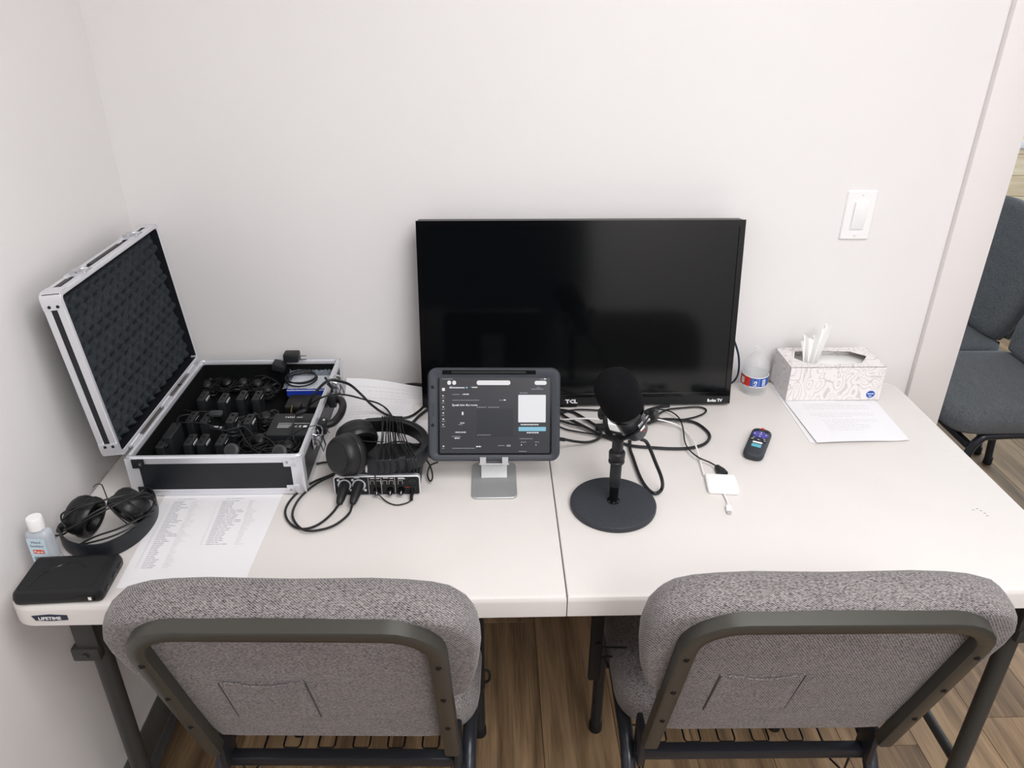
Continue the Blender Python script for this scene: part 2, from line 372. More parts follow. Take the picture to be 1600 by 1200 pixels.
# ================================================================ FOLDING TABLE
tb=thing('folding_table','long white plastic fold-in-half table with a middle seam against the wall','table',(0,.38,0))
def half(x0,x1,rl,rr):
    # outline with rounded outer corners
    y0,y1=0,.765; r=.045; o=[]
    def corner(cx,cy,a,rad):
        for i in range(7):
            t=R(a+15*i); o.append((cx+rad*math.cos(t),cy+rad*math.sin(t)))
    ra=r if rr else .003; rb=r if rl else .003
    corner(x1-ra,y1-ra,0,ra); corner(x0+rb,y1-rb,90,rb); corner(x0+rb,y0+rb,180,rb); corner(x1-ra,y0+ra,270,ra)
    bm=BM(); slab(bm,o,[(.004,TZ-.044),(0,TZ-.040),(0,TZ-.010),(.0008,TZ-.006),(.003,TZ-.002),(.007,TZ-.0003),(.010,TZ)])
    for v in bm.verts:
        if abs(v.co.x)<.0125: v.co.x=(1 if x1>0 and x0>=0 else -1)*(.0009 if v.co.z<TZ-.0012 else .0021)
    return bm
h1=obj('tabletop_half',half(-.915,-.0012,True,False),M['table'],tb); h2=obj('tabletop_half',half(.0012,.905,False,True),M['table'],tb)
# moulded brand plate on the front edge
p0=aty(50,966,-.001); 
bm=BM(); q=[(-.024,.004),(-.0285,.0045),(-.024,-.0055),(-.012,-.0062),(.012,-.0062),(.024,-.0055),(.0285,-.0055),(.0285,.0045),(.024,.004),(.012,.0062),(-.012,.0062)]
q=[(-.0285,.0045),(-.0235,-.0052),(0,-.0066),(.0285,-.0050),(.0285,.0048),(0,.0070)]
cx=aty(78,965,0).x; cz=aty(78,965,0).z
slab(bm,q,[(0,0),(0,.0012)],(cx,.0003,cz),(1,0,0),(0,0,1),(0,-1,0)); bp=obj('badge',bm,M['navy'],h1,label='dark blue LIFETIME badge')
bm=BM(); text(bm,'LIFETIME',.0086,(cx,-.0010,cz-.0034),(1,0,0),(0,0,1),'CENTER',.0003,.0004,sx=1.1); obj('lettering',bm,M['lblw'],bp) if False else obj('badge_lettering',bm,M['lblw'],h1)
# legs
def legset(sx_,nm):
    x=sx_
    for yy in (.10,.66):
        bm=BM(); tube(bm,[(x,yy,.66),(x,yy,.02)],.017,14,1,smooth=False); lg=obj('leg',bm,M['leg'],tb)
        bm=BM(); lathe(bm,[(.0185,0),(.02,.003),(.0195,.022),(.017,.026)],(x,yy,0),n=16); obj('foot_cap',bm,M['rubber'],lg)
    bm=BM(); tube(bm,[(x,.06,.675),(x,.70,.675)],.013,12,1,smooth=False); obj('crossbar',bm,M['leg'],tb); bm=BM(); tube(bm,[(x,.10,.16),(x,.66,.16)],.011,12,1,smooth=False); obj('crossbar',bm,M['leg'],tb)
    s=1 if x<0 else -1
    bm=BM(); bx(bm,(x-s*.0,.072,.62),(.040,.012,.10),.003); bx(bm,(x-s*.006,.072,.565),(.05,.02,.03),.004); 
    cyl(bm,(x-s*.006,.058,.565),(x-s*.006,.09,.565),.006,n=10); obj('hinge_bracket',bm,M['leg'],tb)
    bm=BM(); tube(bm,[(x,.38,.45),(x+s*.20,.38,.56),(x+s*.42,.38,.68)],.009,10,1,smooth=False); obj('brace',bm,M['leg'],tb)
legset(-.845,'l'); legset(.865,'r')
for (px,py0,py1,yy) in ((934,968,1060,.13),(752,1020,1074,.16)):
    a=aty(px,py0,yy); b=aty(px-6 if px>900 else px,py1,yy)
    bm=BM(); bx(bm,((a.x+b.x)/2,yy,(TZ-.046+b.z)/2),(.024 if px>900 else .014,.012,TZ-.046-b.z),.003)
    if px>900:
        cyl(bm,((a.x+b.x)/2+.003,yy-.010,b.z+.10),((a.x+b.x)/2+.003,yy+.008,b.z+.10),.006,n=10)
        tube(bm,[(b.x+.01,yy,b.z+.085),(b.x+.06,yy,b.z+.083)],.002,6,1,smooth=False); tube(bm,[(b.x+.01,yy,b.z+.055),(b.x+.025,yy,b.z+.06),(b.x+.06,yy,b.z+.052)],.002,6,3); tube(bm,[(b.x+.018,yy,b.z+.058),(b.x+.026,yy,b.z+.03)],.003,6,1,smooth=False)
    else:
        tube(bm,[(b.x,yy,b.z+.05),(b.x+.016,yy,b.z+.045),(b.x+.016,yy,b.z+.02),(b.x,yy,b.z+.012)],.003,6,3)
    obj('fold_bracket',bm,M['blackm'],tb)
# pencil scribbles (writing left on the plastic)
bm=BM()
for i in range(5):
    a=at(1482+i*9,706+i*8,TZ); 
    for k in range(4):
        b=a+Vector((-.006+k*.006,-.002*k+.002*(k%2),0)); quad(bm,(b.x,b.y,TZ-.0001),(1,.35,0),(-.35,1,0),0,.0045,0,.0005)
obj('pencil_marks',bm,M['pencil'],tb)
bm=BM()
for (px,py) in ((1519,797),(1525,795),(1531,798),(1537,802),(1541,806)):
    a=at(px,py,TZ); quad(bm,(a.x,a.y,TZ-.0001),(1,-.3,0),(.3,1,0),0,.004,0,.0012)
obj('ink_specks',bm,M['badge'],tb)
# ================================================================ CHAIRS
def chair(label,fabm,far=False):
    t=thing('stacking_chair',label,'chair',(0,0,0)); SL=math.atan2(.125,.371)
    U=Vector((0,-math.sin(SL),math.cos(SL))); Nn=Vector((0,math.cos(SL),math.sin(SL))); O=Vector((0,-.010,.512)); X=Vector((-1,0,0))
    # backrest outline in (x,s)
    o=[]
    pr=[(.150,.004),(.186,.010),(.193,.05),(.196,.12),(.201,.155),(.216,.172),(.234,.19),(.243,.225),(.250,.27),(.254,.32),(.251,.358),(.241,.385),(.223,.405),(.195,.417),(.16,.423),(.11,.4265),(.05,.4245),(0,.423)]
    o=[(a,b) for a,b in pr]+[(-a,b) for a,b in pr[::-1][1:]]+[(-.05,.004),(.05,.004)]
    th_=.072
    lay=[(.010,.0),(.004,.002),(.0,.010),(-.002,.025),(0,.045),(.006,.058),(.018,.068),(.035,.073)]
    # seat cushion
    so=[(a,b+(.235 if far else .275)) for a,b in rrect(.49 if far else .475,.47 if far else .40,.07,6)]
    if far: pr=[(.150,-.045),(.20,-.038),(.22,0),(.235,.06)]+pr[6:]; o=[(a,b) for a,b in pr]+[(-a,b) for a,b in pr[::-1][1:]]+[(-.05,-.045),(.05,-.045)]
    bm=BM(); slab(bm,[(a,b) for a,b in o],lay,O,(1,0,0),U,Nn); obj('backrest',bm,fabm,t,world=False,ang=60)
    bm=BM(); slab(bm,so,[(.012,.415),(.003,.418),(0,.428),(-.002,.445),(0,.462),(.008,.474),(.024,.482),(.05,.486)]); obj('seat',bm,fabm,t,world=False,ang=60)
    bm=BM(); slab(bm,[(a,b+.275) for a,b in rrect(.43,.36,.05,4)],[(0,.405),(0,.416)]); obj('seat_board',bm,M['blackm'],t,world=False)
    # U-shaped flat bar on the rear of the back
    path=[(-.2,-.022),(-.2,.10),(-.2,.343)]+[(-.2+.066-.066*math.cos(R(a)),.343+.066*math.sin(R(a))) for a in range(15,91,15)]
    path+=[(-a,b) for a,b in path[::-1]]
    def swp(path,w,d0,d1,ns=0):
        bm=BM(); rs=[]; n=len(path)
        for i,(a,b) in enumerate(path):
            p=path[max(i-1,0)]; q=path[min(i+1,n-1)]; tx,ty=q[0]-p[0],q[1]-p[1]; l=math.hypot(tx,ty); nx,ny=-ty/l,tx/l
            c=[]
            for (ww,dd) in ((-w/2,d0+.002),(-w/2+.003,d0),(w/2-.003,d0),(w/2,d0+.002),(w/2,d1-.002),(w/2-.003,d1),(-w/2+.003,d1),(-w/2,d1-.002)):
                c.append(O+Vector((1,0,0))*(a+nx*ww)+U*(b+ny*ww)+Nn*dd)
            rs.append(c)
        rings(bm,rs); return bm
    fb=obj('back_frame',swp(path,.024,-.020,.0045),M['metalblk'],t,world=False)
    for s in (-1,1):
        for b in (.325,.215,.105):
            bm=BM(); p=O+Vector((s*.2,0,0))+U*b-Nn*.020; lathe(bm,[(.0048,-.0005),(.0048,.0010),(.0030,.0022),(.001,.0006)],p,-Nn,10); obj('bolt',bm,M['bolt'],fb,world=False)
    # pocket on the rear
    pk=[(-.130,.100),(-.002,.100),(-.004,.232),(-.04,.229),(-.068,.227),(-.10,.229),(-.128,.232)]
    bm=BM(); slab(bm,pk,[(0,.0005),(0,-.0012),(.001,-.0022)],O,(1,0,0),U,Nn); k=obj('pocket',bm,fabm,t,world=False)
    bm=BM(); tube(bm,[O+Vector((x,0,0))+U*s+Nn*(d-.001) for x,s,d in ((-.131,.233,0),(-.10,.230,-.003),(-.067,.226,-.005),(-.035,.229,-.003),(-.002,.233,0))],.0018,6,3); obj('pocket_hem',bm,fabm,k,world=False)
    bm=BM(); tube(bm,[O+Vector((x,0,0))+U*s-Nn*.0006 for x,s in ((-.130,.231),(-.1315,.099),(-.001,.099),(-.002,.231))],.0009,5,1,smooth=False); obj('pocket_seam',bm,M['badge'],k,world=False)
    # frame: rear legs curve down from the side rails
    for s in (-1,1):
        bm=BM(); tube(bm,[(s*.222,.40,.0),(s*.222,.395,.30),(s*.222,.37,.385),(s*.222,.32,.400),(s*.222,.15,.402),(s*.222,.075,.400),(s*.222,.03,.37),(s*.222,.0,.30),(s*.222,-.03,.012)],.0135,14,6); lg=obj('side_frame',bm,M['tube'],t,world=False)
        for yy in (.40,-.031):
            bm=BM(); lathe(bm,[(.015,0),(.0165,.004),(.0155,.028),(.0135,.032)],(s*.222,yy,0),n=14); obj('foot_cap',bm,M['rubber'],lg,world=False)
        bm=BM(); bx(bm,(s*.205,.035,.435),(.012,.05,.085),.004); obj('side_bracket',bm,M['tube'],t,world=False)
    bm=BM(); bx(bm,(0,.038,.400),(.425,.022,.022),.003); obj('crossbar',bm,M['tube'],t,world=False)
    bm=BM(); bx(bm,(0,.392,.36),(.425,.018,.022),.003); obj('crossbar',bm,M['tube'],t,world=False)
    # wire book rack
    bm=BM(); rz=.29
    tube(bm,[(-.19,.18,rz),(.19,.18,rz)],.0022,6,1,smooth=False); tube(bm,[(-.19,.36,rz),(.19,.36,rz)],.0022,6,1,smooth=False)
    for s in (-1,1): tube(bm,[(s*.19,.045,.39),(s*.19,.05,rz+.03),(s*.19,.10,rz),(s*.19,.18,rz),(s*.19,.39,rz),(s*.19,.392,.35)],.0022,6,1,smooth=False)
    for i in range(5):
        x=-.138+i*.069
        tube(bm,[(x-.0165,.36,rz),(x-.0165,.148,rz-.003),(x-.013,.142,rz-.003),(x+.013,.142,rz-.003),(x+.0165,.148,rz-.003),(x+.0165,.36,rz)],.0019,6,1,smooth=False)
    tube(bm,[(.14+.016*math.cos(R(a)),.20+.016*math.sin(R(a)),rz+.006) for a in range(0,360,45)],.0019,6,2,closed=True)
    if far: bm.free()
    else: obj('book_rack',bm,M['wire'],t,world=False)
    return t
ch1=chair('grey tweed stacking chair below the open case, left of the two at the table',M['fab'])
ch1.location=(-.392,-.068,0); ch1.rotation_euler=(0,0,R(-1.8)); ch1['group']='grey chairs pushed up to the table'
ch2=dup(ch1,(.343,-.072,0),R(-.9),'grey tweed stacking chair below the remote, right of the two at the table','grey chairs pushed up to the table')
chf=chair('blue-grey padded chair nearest in the row seen through the doorway',M['fabb'],True); chf.location=(1.765,1.262,0); chf.rotation_euler=(0,0,R(90)); chf['group']='blue-grey chairs beyond the doorway'
dup(chf,(1.765,1.777,0),R(90),'blue-grey padded chair next in the row beyond the doorway, behind the nearest one','blue-grey chairs beyond the doorway')
dup(chf,(1.765,2.292,0),R(90),'blue-grey padded chair farthest in the doorway row, only its back corner showing','blue-grey chairs beyond the doorway')
# ================================================================ FLIGHT CASE
X0,X1,Y0,Y1,CZ,RZ=-.822,-.487,.300,.735,.7420,.829
fc=thing('flight_case','open black and aluminium flight case leaning its foam-lined lid on the left wall','case',((X0+X1)/2,(Y0+Y1)/2,CZ))
bm=BM(); t_=.007; hz=(CZ+RZ)/2; hh=RZ-CZ-.004
bx(bm,((X0+X1)/2,Y0+t_/2+.001,hz),(X1-X0-.004,t_,hh)); bx(bm,((X0+X1)/2,Y1-t_/2-.001,hz),(X1-X0-.004,t_,hh))
bx(bm,(X0+t_/2+.001,(Y0+Y1)/2,hz),(t_,Y1-Y0-.02,hh)); bx(bm,(X1-t_/2-.001,(Y0+Y1)/2,hz),(t_,Y1-Y0-.02,hh))
bx(bm,((X0+X1)/2,(Y0+Y1)/2,CZ+.005),(X1-X0-.004,Y1-Y0-.004,.006)); obj('body',bm,M['casepanel'],fc)
bm=BM(); ix0,ix1,iy0,iy1=X0+.008,X1-.008,Y0+.008,Y1-.008
bx(bm,((X0+X1)/2,(Y0+Y1)/2,CZ+.010),(ix1-ix0,iy1-iy0,.005))
for (a,b,c,d) in ((ix0,ix0+.004,iy0,iy1),(ix1-.004,ix1,iy0,iy1),(ix0,ix1,iy0,iy0+.004),(ix0,ix1,iy1-.004,iy1)): bx(bm,((a+b)/2,(c+d)/2,CZ+.044),(b-a,d-c,.066))
obj('lining',bm,M['foamd'],fc)
bm=BM()
for z0,z1 in ((RZ-.014,RZ),(CZ,CZ+.014)):
    o=rrect(X1-X0,Y1-Y0,.012,5,(X0+X1)/2,(Y0+Y1)/2); oi=rrect(X1-X0-.017,Y1-Y0-.017,.005,5,(X0+X1)/2,(Y0+Y1)/2)
    ins=.0
    A=[[bm.verts.new((x,y,z)) for x,y in q] for q,z in ((o,z0),(o,z1-.002),(inset(o,.002),z1),(inset(oi,-.001),z1),(oi,z1-.0015),(oi,z0))]
    n=len(o)
    for a,b in zip(A,A[1:]+A[:1]):
        for i in range(n): bm.faces.new((a[i],a[(i+1)%n],b[(i+1)%n],b[i]))
    # tongue groove
obj('edge_rail',bm,M['alu'],fc)
bm=BM(); o=rrect(X1-X0-.007,Y1-Y0-.007,.009,5,(X0+X1)/2,(Y0+Y1)/2); oi=rrect(X1-X0-.011,Y1-Y0-.011,.007,5,(X0+X1)/2,(Y0+Y1)/2)
A=[[bm.verts.new((x,y,z)) for x,y in q] for q,z in ((o,RZ-.001),(o,RZ+.0025),(oi,RZ+.0025),(oi,RZ-.001))]; n=len(o)
for a,b in zip(A,A[1:]+A[:1]):
    for i in range(n): bm.faces.new((a[i],a[(i+1)%n],b[(i+1)%n],b[i]))
obj('rim_tongue',bm,M['alu'],fc)
for (cx,cy,sx_,sy_) in ((X0,Y0,1,1),(X1,Y0,-1,1),(X0,Y1,1,-1),(X1,Y1,-1,-1)):
    bm=BM(); bx(bm,(cx+sx_*.011,cy+sy_*.0005,hz),(.024,.0035,RZ-CZ-.002),.0012); bx(bm,(cx+sx_*.0005,cy+sy_*.008,hz),(.0035,.018,RZ-CZ-.002),.0012)
    cyl(bm,(cx+sx_*.0055,cy+sy_*.0055,CZ+.001),(cx+sx_*.0055,cy+sy_*.0055,RZ-.001),.0068,n=16)
    co=obj('corner_post',bm,M['alu'],fc)
    if sy_>0:
        for zz in (RZ-.012,CZ+.012):
            bm=BM(); bx(bm,(cx+sx_*.024,cy-.0016,zz),(.024,.003,.020),.0012); obj('corner_plate',bm,M['alu'] if sx_<0 else M['blackm'],co)
            bm=BM(); lathe(bm,[(.0032,.0),(.0030,.0012),(.001,.0018)],(cx+sx_*.029,cy-.003,zz),(0,-1,0),12); obj('rivet',bm,M['chrome'],co)
# lid: local frame; hinge along the left rim
la=math.atan2(.031,.323); HL=Vector((X0-.003,Y0,RZ+.004)); LU=Vector((-math.sin(la),0,math.cos(la))); LN=Vector((-math.cos(la),0,-math.sin(la)))  # LN: outward (towards wall)
LY=Vector((0,1,0)); LH=.332; LW=Y1-Y0; LT=.036
def lidp(a,b,c): return HL+LY*a+LU*b+LN*c
def lslab(bm,o,lay): slab(bm,o,lay,HL,tuple(LY),tuple(LU),tuple(LN))
bm=BM(); o=rrect(LW-.004,LH-.004,.010,4,LW/2,LH/2); lslab(bm,o,[(0,.030),(0,LT-.001)]); 
for (a0,a1,b0,b1) in ((.002,LW-.002,.002,.009),(.002,LW-.002,LH-.009,LH-.002),(.002,.009,.006,LH-.006),(LW-.009,LW-.002,.006,LH-.006)):
    rings(bm,[[lidp(a,b,c) for a,b in ((a0,b0),(a1,b0),(a1,b1),(a0,b1))] for c in (.001,.031)])
lid=obj('lid',bm,M['casepanel'],fc)
bm=BM(); n=0
for c0,c1 in ((0,.013),(LT-.011,LT)):
    o=rrect(LW,LH,.013,5,LW/2,LH/2); oi=rrect(LW-.017,LH-.017,.006,5,LW/2,LH/2)
    A=[[bm.verts.new(lidp(a,b,c)) for a,b in q] for q,c in ((oi,c1),(oi,c0+.001),(inset(oi,-.001),c0),(inset(o,.0015),c0),(o,c0+.0015),(o,c1))]; n=len(o)
    for a,b in zip(A,A[1:]+A[:1]):
        for i in range(n): bm.faces.new((a[i],a[(i+1)%n],b[(i+1)%n],b[i]))
obj('lid_rail',bm,M['alu'],lid)
for (a,b) in ((0,LH),(0,0),(LW,LH),(LW,0)):
    sa=1 if a==0 else -1; sb=1 if b==0 else -1
    bm=BM()
    o=rrect(.030,.030,.011,4,a+sa*.0135,b+sb*.0135)
    # wrap plates on both outer faces of the corner
    slab(bm,o,[(0,-.0008),(0,.0004)],HL,LY,LU,LN) if False else None
    rings(bm,[[lidp(a+sa*x,b+sb*y,c) for x,y in ((-.0012,.030),(-.0012,.010),(.002,.003),(.010,-.0012),(.030,-.0012),(.030,.0005),(.010,.0005),(.003,.0045),(.0005,.011),(.0005,.030))] for c in (.0,LT)])
    pl_=obj('corner_plate',bm,M['alu'],lid)
    for c in (.009,.024):
        bm=BM(); lathe(bm,[(.003,0),(.0028,.001),(.001,.0015)],lidp(a+sa*-.0012,b+sb*.024,c),-LY*sa,10); obj('rivet',bm,M['bolt'],lid)
# foam: convoluted egg-crate sheet inside the lid
bm=BM(); na,nb=120,90; g=[]
for i in range(na+1):
    row=[]
    for j in range(nb+1):
        a=.011+(LW-.022)*i/na; b=.011+(LH-.022)*j/nb
        edge=min(i,na-i,j,nb-j)/3.; e=min(1,edge)
        q=math.sin(a*2*math.pi/.034)*math.sin(b*2*math.pi/.034+ .9*math.sin(a*9))
        h=.016+.0065*q+.002*math.sin(a*200+b*90)
        row.append(bm.verts.new(lidp(a,b,.028-(h)*e if e>0 else .029)))
    g.append(row)
for i in range(na):
    for j in range(nb): bm.faces.new((g[i][j],g[i+1][j],g[i+1][j+1],g[i][j+1]))
obj('foam_lining',bm,M['foam'],lid,ang=80)
# latches on the lid's free edge
for a in (.105,.335):
    bm=BM(); rings(bm,[[lidp(x,LH+h,c) for x,c in ((a-.020,.003),(a+.020,.003),(a+.020,.033),(a-.020,.033))] for h in (0,.003)]); l_=obj('latch',bm,M['alu'],lid)
    bm=BM(); tube(bm,[lidp(a-.012,LH+.005,-.004),lidp(a-.012,LH+.006,.016),lidp(a+.012,LH+.006,.016),lidp(a+.012,LH+.005,-.004)],.0016,6,1,closed=True,smooth=False)
    rings(bm,[[lidp(x,LH+h,c) for x,c in ((a-.013,.010),(a+.013,.010),(a+.013,.026),(a-.013,.026))] for h in (.003,.008)]); obj('latch_hook',bm,M['chrome'],lid)
bm=BM()
rings(bm,[[lidp(x,LH+h,c) for x,c in ((.155,.014),(.285,.014),(.285,.024),(.155,.024))] for h in (-.001,.0012)]); obj('edge_panel',bm,M['casepanel'],lid); bm=BM(); rings(bm,[[lidp(x,LH+h,c) for x,c in ((.03,.014),(.075,.014),(.075,.024),(.03,.024))] for h in (-.001,.0012)])
obj('edge_panel',bm,M['casepanel'],lid)
for y in (Y0+.06,Y0+.22,Y1-.06):
    bm=BM(); cyl(bm,(X0-.0035,y-.022,RZ+.003),(X0-.0035,y+.022,RZ+.003),.0032,n=10); bx(bm,(X0+.002,y,RZ-.004),(.002,.044,.018)); obj('hinge',bm,M['alu'],fc)
# keepers and bails on the right side, plus the handle
for y in (Y0+.105,Y0+.335):
    bm=BM(); bx(bm,(X1+.002,y,RZ-.022),(.004,.040,.036),.0012); bx(bm,(X1+.008,y,RZ-.028),(.008,.020,.018),.002); l_=obj('latch',bm,M['chrome'],fc)
    bm=BM(); tube(bm,[(X1+.005,y-.013,RZ-.010),(X1+.016,y-.013,RZ-.030),(X1+.020,y-.011,RZ-.048),(X1+.020,y+.011,RZ-.048),(X1+.016,y+.013,RZ-.030),(X1+.005,y+.013,RZ-.010)],.0016,6,1,closed=True,smooth=False); obj('latch_bail',bm,M['chrome'],l_)
    bm=BM(); tube(bm,[(X1+.004,y-.018,RZ-.004),(X1+.015,y-.016,RZ-.008),(X1+.018,y,RZ-.014),(X1+.015,y+.016,RZ-.008),(X1+.004,y+.018,RZ-.004)],.0018,6,4); obj('latch_lever',bm,M['chrome'],l_)
bm=BM(); HY=Y0+.215
tube(bm,[(X1+.010,HY-.058,RZ-.024),(X1+.028,HY-.050,RZ-.023),(X1+.037,HY-.025,RZ-.022),(X1+.039,HY,RZ-.022),(X1+.037,HY+.025,RZ-.022),(X1+.028,HY+.050,RZ-.023),(X1+.010,HY+.058,RZ-.024)],.0085,12,4); hd=obj('handle',bm,M['rubber'],fc)
for s in (-1,1):
    bm=BM(); bx(bm,(X1+.009,HY+s*.058,RZ-.026),(.018,.026,.030),.004); obj('handle_bracket',bm,M['dgrey'],fc)
    bm=BM(); lathe(bm,[(.0035,0),(.003,.001),(.001,.002)],(X1+.012,HY+s*.058,RZ-.0105),(0,0,1),10); obj('rivet',bm,M['chrome'],hd)
# ================================================================ CONTENTS OF THE CASE
FZ=CZ+.0127
# receivers: upright slabs in three rows
def receiver(px,py,label,h=.050,rot=0,clip=True):
    p=at(px,py,FZ+h); t=thing('wireless_receiver',label,'receiver',(p.x,p.y,FZ),rot,'black receivers standing in the case')
    bm=BM(); slab(bm,rrect(.017,.044,.003,3),rnd(h,.002,3),(0,0,0)); obj('housing',bm,M['dgrey'],t,world=False)
    if clip:
        bm=BM(); bx(bm,(.0110,-.003,h-.0055),(.0018,.022,.005),.0006); bx(bm,(.0092,-.003,h-.006),(.004,.016,.002)); obj('belt_clip',bm,M['chrome'] if px%2==0 else M['alu'],t,world=False)
    bm=BM(); lathe(bm,[(.0022,0),(.0022,.0015),(.001,.002)],(0,-.010,h),n=10); lathe(bm,[(.003,0),(.003,.0025),(.0026,.003)],(0,.010,h),n=12); obj('control_knob',bm,M['black'],t,world=False)
    return t
rows=[('back',[(317,618),(349,621),(378,617),(402,617)]),('middle',[(300,650),(322,652),(362,652),(389,654)]),('front',[(254,690),(297,686),(317,686),(346,686)])]
ordn=['leftmost','second from left','third from left','rightmost']
for rn,l in rows:
    for k,(px,py) in enumerate(l): receiver(px,py,f'small black receiver, {ordn[k]} in the {rn} row inside the open case',.050 if rn!='back' else .052)
p=at(268,672,FZ+.058); t=thing('pocket_transmitter','tall black transmitter pack at the front left corner inside the open case','transmitter',(p.x,p.y,FZ))
bm=BM(); slab(bm,rrect(.020,.060,.003,3),rnd(.058,.002,3),(0,0,0)); obj('housing',bm,M['dgrey'],t,world=False)
bm=BM(); tube(bm,[(.004,.02,.056),(.010,.024,.075),(.03,.03,.078)],.0018,6,4); obj('antenna',bm,M['cablem'],t,world=False)
# earphones with bunched leads
def earphone(cx,cy,label,seed,z=FZ,s=1.0,n=6):
    rr=random.Random(seed); t=thing('earphone',label,'earphone',(cx,cy,z),0,'earphones with bunched leads in the case')
    bm=BM(); lathe(bm,[(.011,0),(.0125,.003),(.0125,.007),(.009,.011),(.006,.012)],(.004*rr.uniform(-1,1),.004*rr.uniform(-1,1),.022),(rr.uniform(-.4,.4),rr.uniform(-.7,-.1),1),18); e=obj('ear_speaker',bm,M['black'],t,world=False)
    bm=BM(); tube(bm,[(.0,.01,.025),(.012,.022,.030),(.024,.018,.028),(.026,.0,.026),(.018,-.012,.022)],.0022,6,4); obj('ear_hook',bm,M['rubber'],t,world=False)
    for k in range(n):
        bm=BM(); ph=rr.uniform(0,6.28); a,b=s*rr.uniform(.016,.034),s*rr.uniform(.009,.018); h0=rr.uniform(.012,.026)
        pts=[]
        for i in range(22):
            u=ph+i*.62; pts.append((math.cos(u)*a*(1+.15*math.sin(i*.9))*math.cos(ph)-math.sin(u)*b*math.sin(ph),math.cos(u)*a*math.sin(ph)+math.sin(u)*b*math.cos(ph),h0+.006*math.sin(u*1.3+k)))
        tube(bm,pts,.0011,5,3); obj('lead',bm,M['cablem'],t,world=False)
    return t
eps=[(333,582,'upper left corner'),(362,578,'back edge'),(392,586,'centre back, glossy round speaker'),(420,612,'right of the back row of receivers'),(322,602,'left end just behind the back row of receivers'),
     (356,600,'centre behind the back row of receivers'),(415,655,'beside the labelled black box, gold plug showing'),(372,668,'between middle and front rows'),(405,690,'front centre among tangled leads'),(448,700,'front right corner, lead over the rim'),(430,688,'just in front of the labelled black box'),(347,590,'second from the left along the back edge'),(378,600,'just behind the third receiver of the back row'),(308,600,'lowest on the far left, beside the hinge side'),(403,602,'centre right, between back edge and rightmost receiver')]
for i,(px,py,d) in enumerate(eps):
    p=at(px,py,FZ+.02); earphone(p.x,p.y,f'black earphone with bunched lead in case, {d}',i+11,s=1.0+.25*(i%3))
# gold plug
p=at(453,642,FZ+.040); t=thing('audio_plug','gold jack plug standing up beside the labelled black box in the case','plug',(p.x,p.y,FZ+.015))
bm=BM(); lathe(bm,[(.0018,0),(.0018,.010),(.0013,.012),(.0018,.014),(.001,.017)],(.002,0,.020),(.2,.2,1),10); obj('plug_tip',bm,M['gold'],t,world=False)
bm=BM(); lathe(bm,[(.002,0),(.0033,.004),(.0033,.018),(.0028,.021)],(-.001,-.003,0),(.2,.2,1),12); obj('sleeve',bm,M['rubber'],t,world=False)
# round pucks (lapel windscreens / earphone discs)
for (px,py,lb) in ((362,704,'round grey earpiece disc at the front of the case, white tab behind it'),(437,706,'round dark earpiece disc at the front right of the case')):
    p=aty(px,py,Y0+.035); t=thing('ear_disc',lb,'earpiece',(p.x,p.y,p.z-.016))
    bm=BM(); lathe(bm,[(.012,-.006),(.0145,-.004),(.0145,.003),(.012,.005),(.008,.0055),(.002,.0056)],(0,0,.016),(0,-.75,.6),28); obj('disc',bm,M['grey'],t,world=False)
    bm=BM(); lathe(bm,[(.0095,.0054),(.0095,.0062),(.008,.0064)],(0,0,.016),(0,-.75,.6),24); obj('disc_ring',bm,M['dgrey'],t,world=False)
p=at(338,649,FZ+.050); t=thing('lapel_clip','grey rounded clip lying on the middle row of receivers in the case','clip',(p.x,p.y,FZ+.050))
bm=BM(); slab(bm,rrect(.030,.018,.007,4),rnd(.009,.003,3),(0,0,0)); obj('clip_body',bm,M['grey'],t,world=False)
p=at(338,669,FZ+.048); t=thing('inline_remote','small black inline control lying over the middle row in the case','control',(p.x,p.y,FZ+.044))
bm=BM(); slab(bm,rrect(.030,.011,.003,3),rnd(.007,.002,3),(0,0,0),(1,-.25,0),(.25,1,0)); ob=obj('control_body',bm,M['dgrey'],t,world=False)
bm=BM(); bx(bm,(0,0,.0075),(.010,.004,.001)); bx(bm,(.011,-.003,.0075),(.003,.006,.001)); obj('button',bm,M['alu'],ob,world=False)
# loose leads
def lead(name,pts,r,m,label,cat='cable',group=None,n=8,k=6):
    bm=BM(); tube(bm,pts,r,n,k); o=obj(name,bm,m); return tag(o,label,cat,group)
def PT(l): return [at(a,b,z) for a,b,z in l]
lead('lead',PT([(268,661,.812),(290,660,.814),(310,661,.814),(326,664,.812),(345,672,.81),(360,671,.81),(380,666,.812),(392,676,.80),(402,690,.79)]),.0013,M['cablem'],'thin grey lead lying across the middle row of receivers in the case')
lead('lead',PT([(286,640,.80),(300,643,.802),(320,643,.802),(338,643,.80)]),.0014,M['cablem'],'short grey lead in the gap behind the middle row of receivers')
lead('lead',PT([(340,716,.80),(352,713,.802),(366,716,.80),(380,717,.79)]),.0013,M['cablem'],'short black lead at the very front edge inside the case')
lead('lead',PT([(375,672,.80),(385,690,.79),(398,704,.785),(415,712,.785),(430,700,.79),(420,686,.79),(400,680,.80),(388,688,.79)]),.0015,M['cablem'],'tangled black lead in the middle front of the case')
lead('lead',PT([(398,588,.80),(412,587,.803),(425,592,.80),(434,598,.79)]),.0012,M['cablem'],'thin lead running right from the glossy earphone at the back of the case')
lead('lead',PT([(374,590,.79),(372,572,.80),(384,563,.812),(398,564,.812),(406,575,.80),(400,586,.79)]),.0012,M['cablem'],'springy black loop standing up at the back of the case')
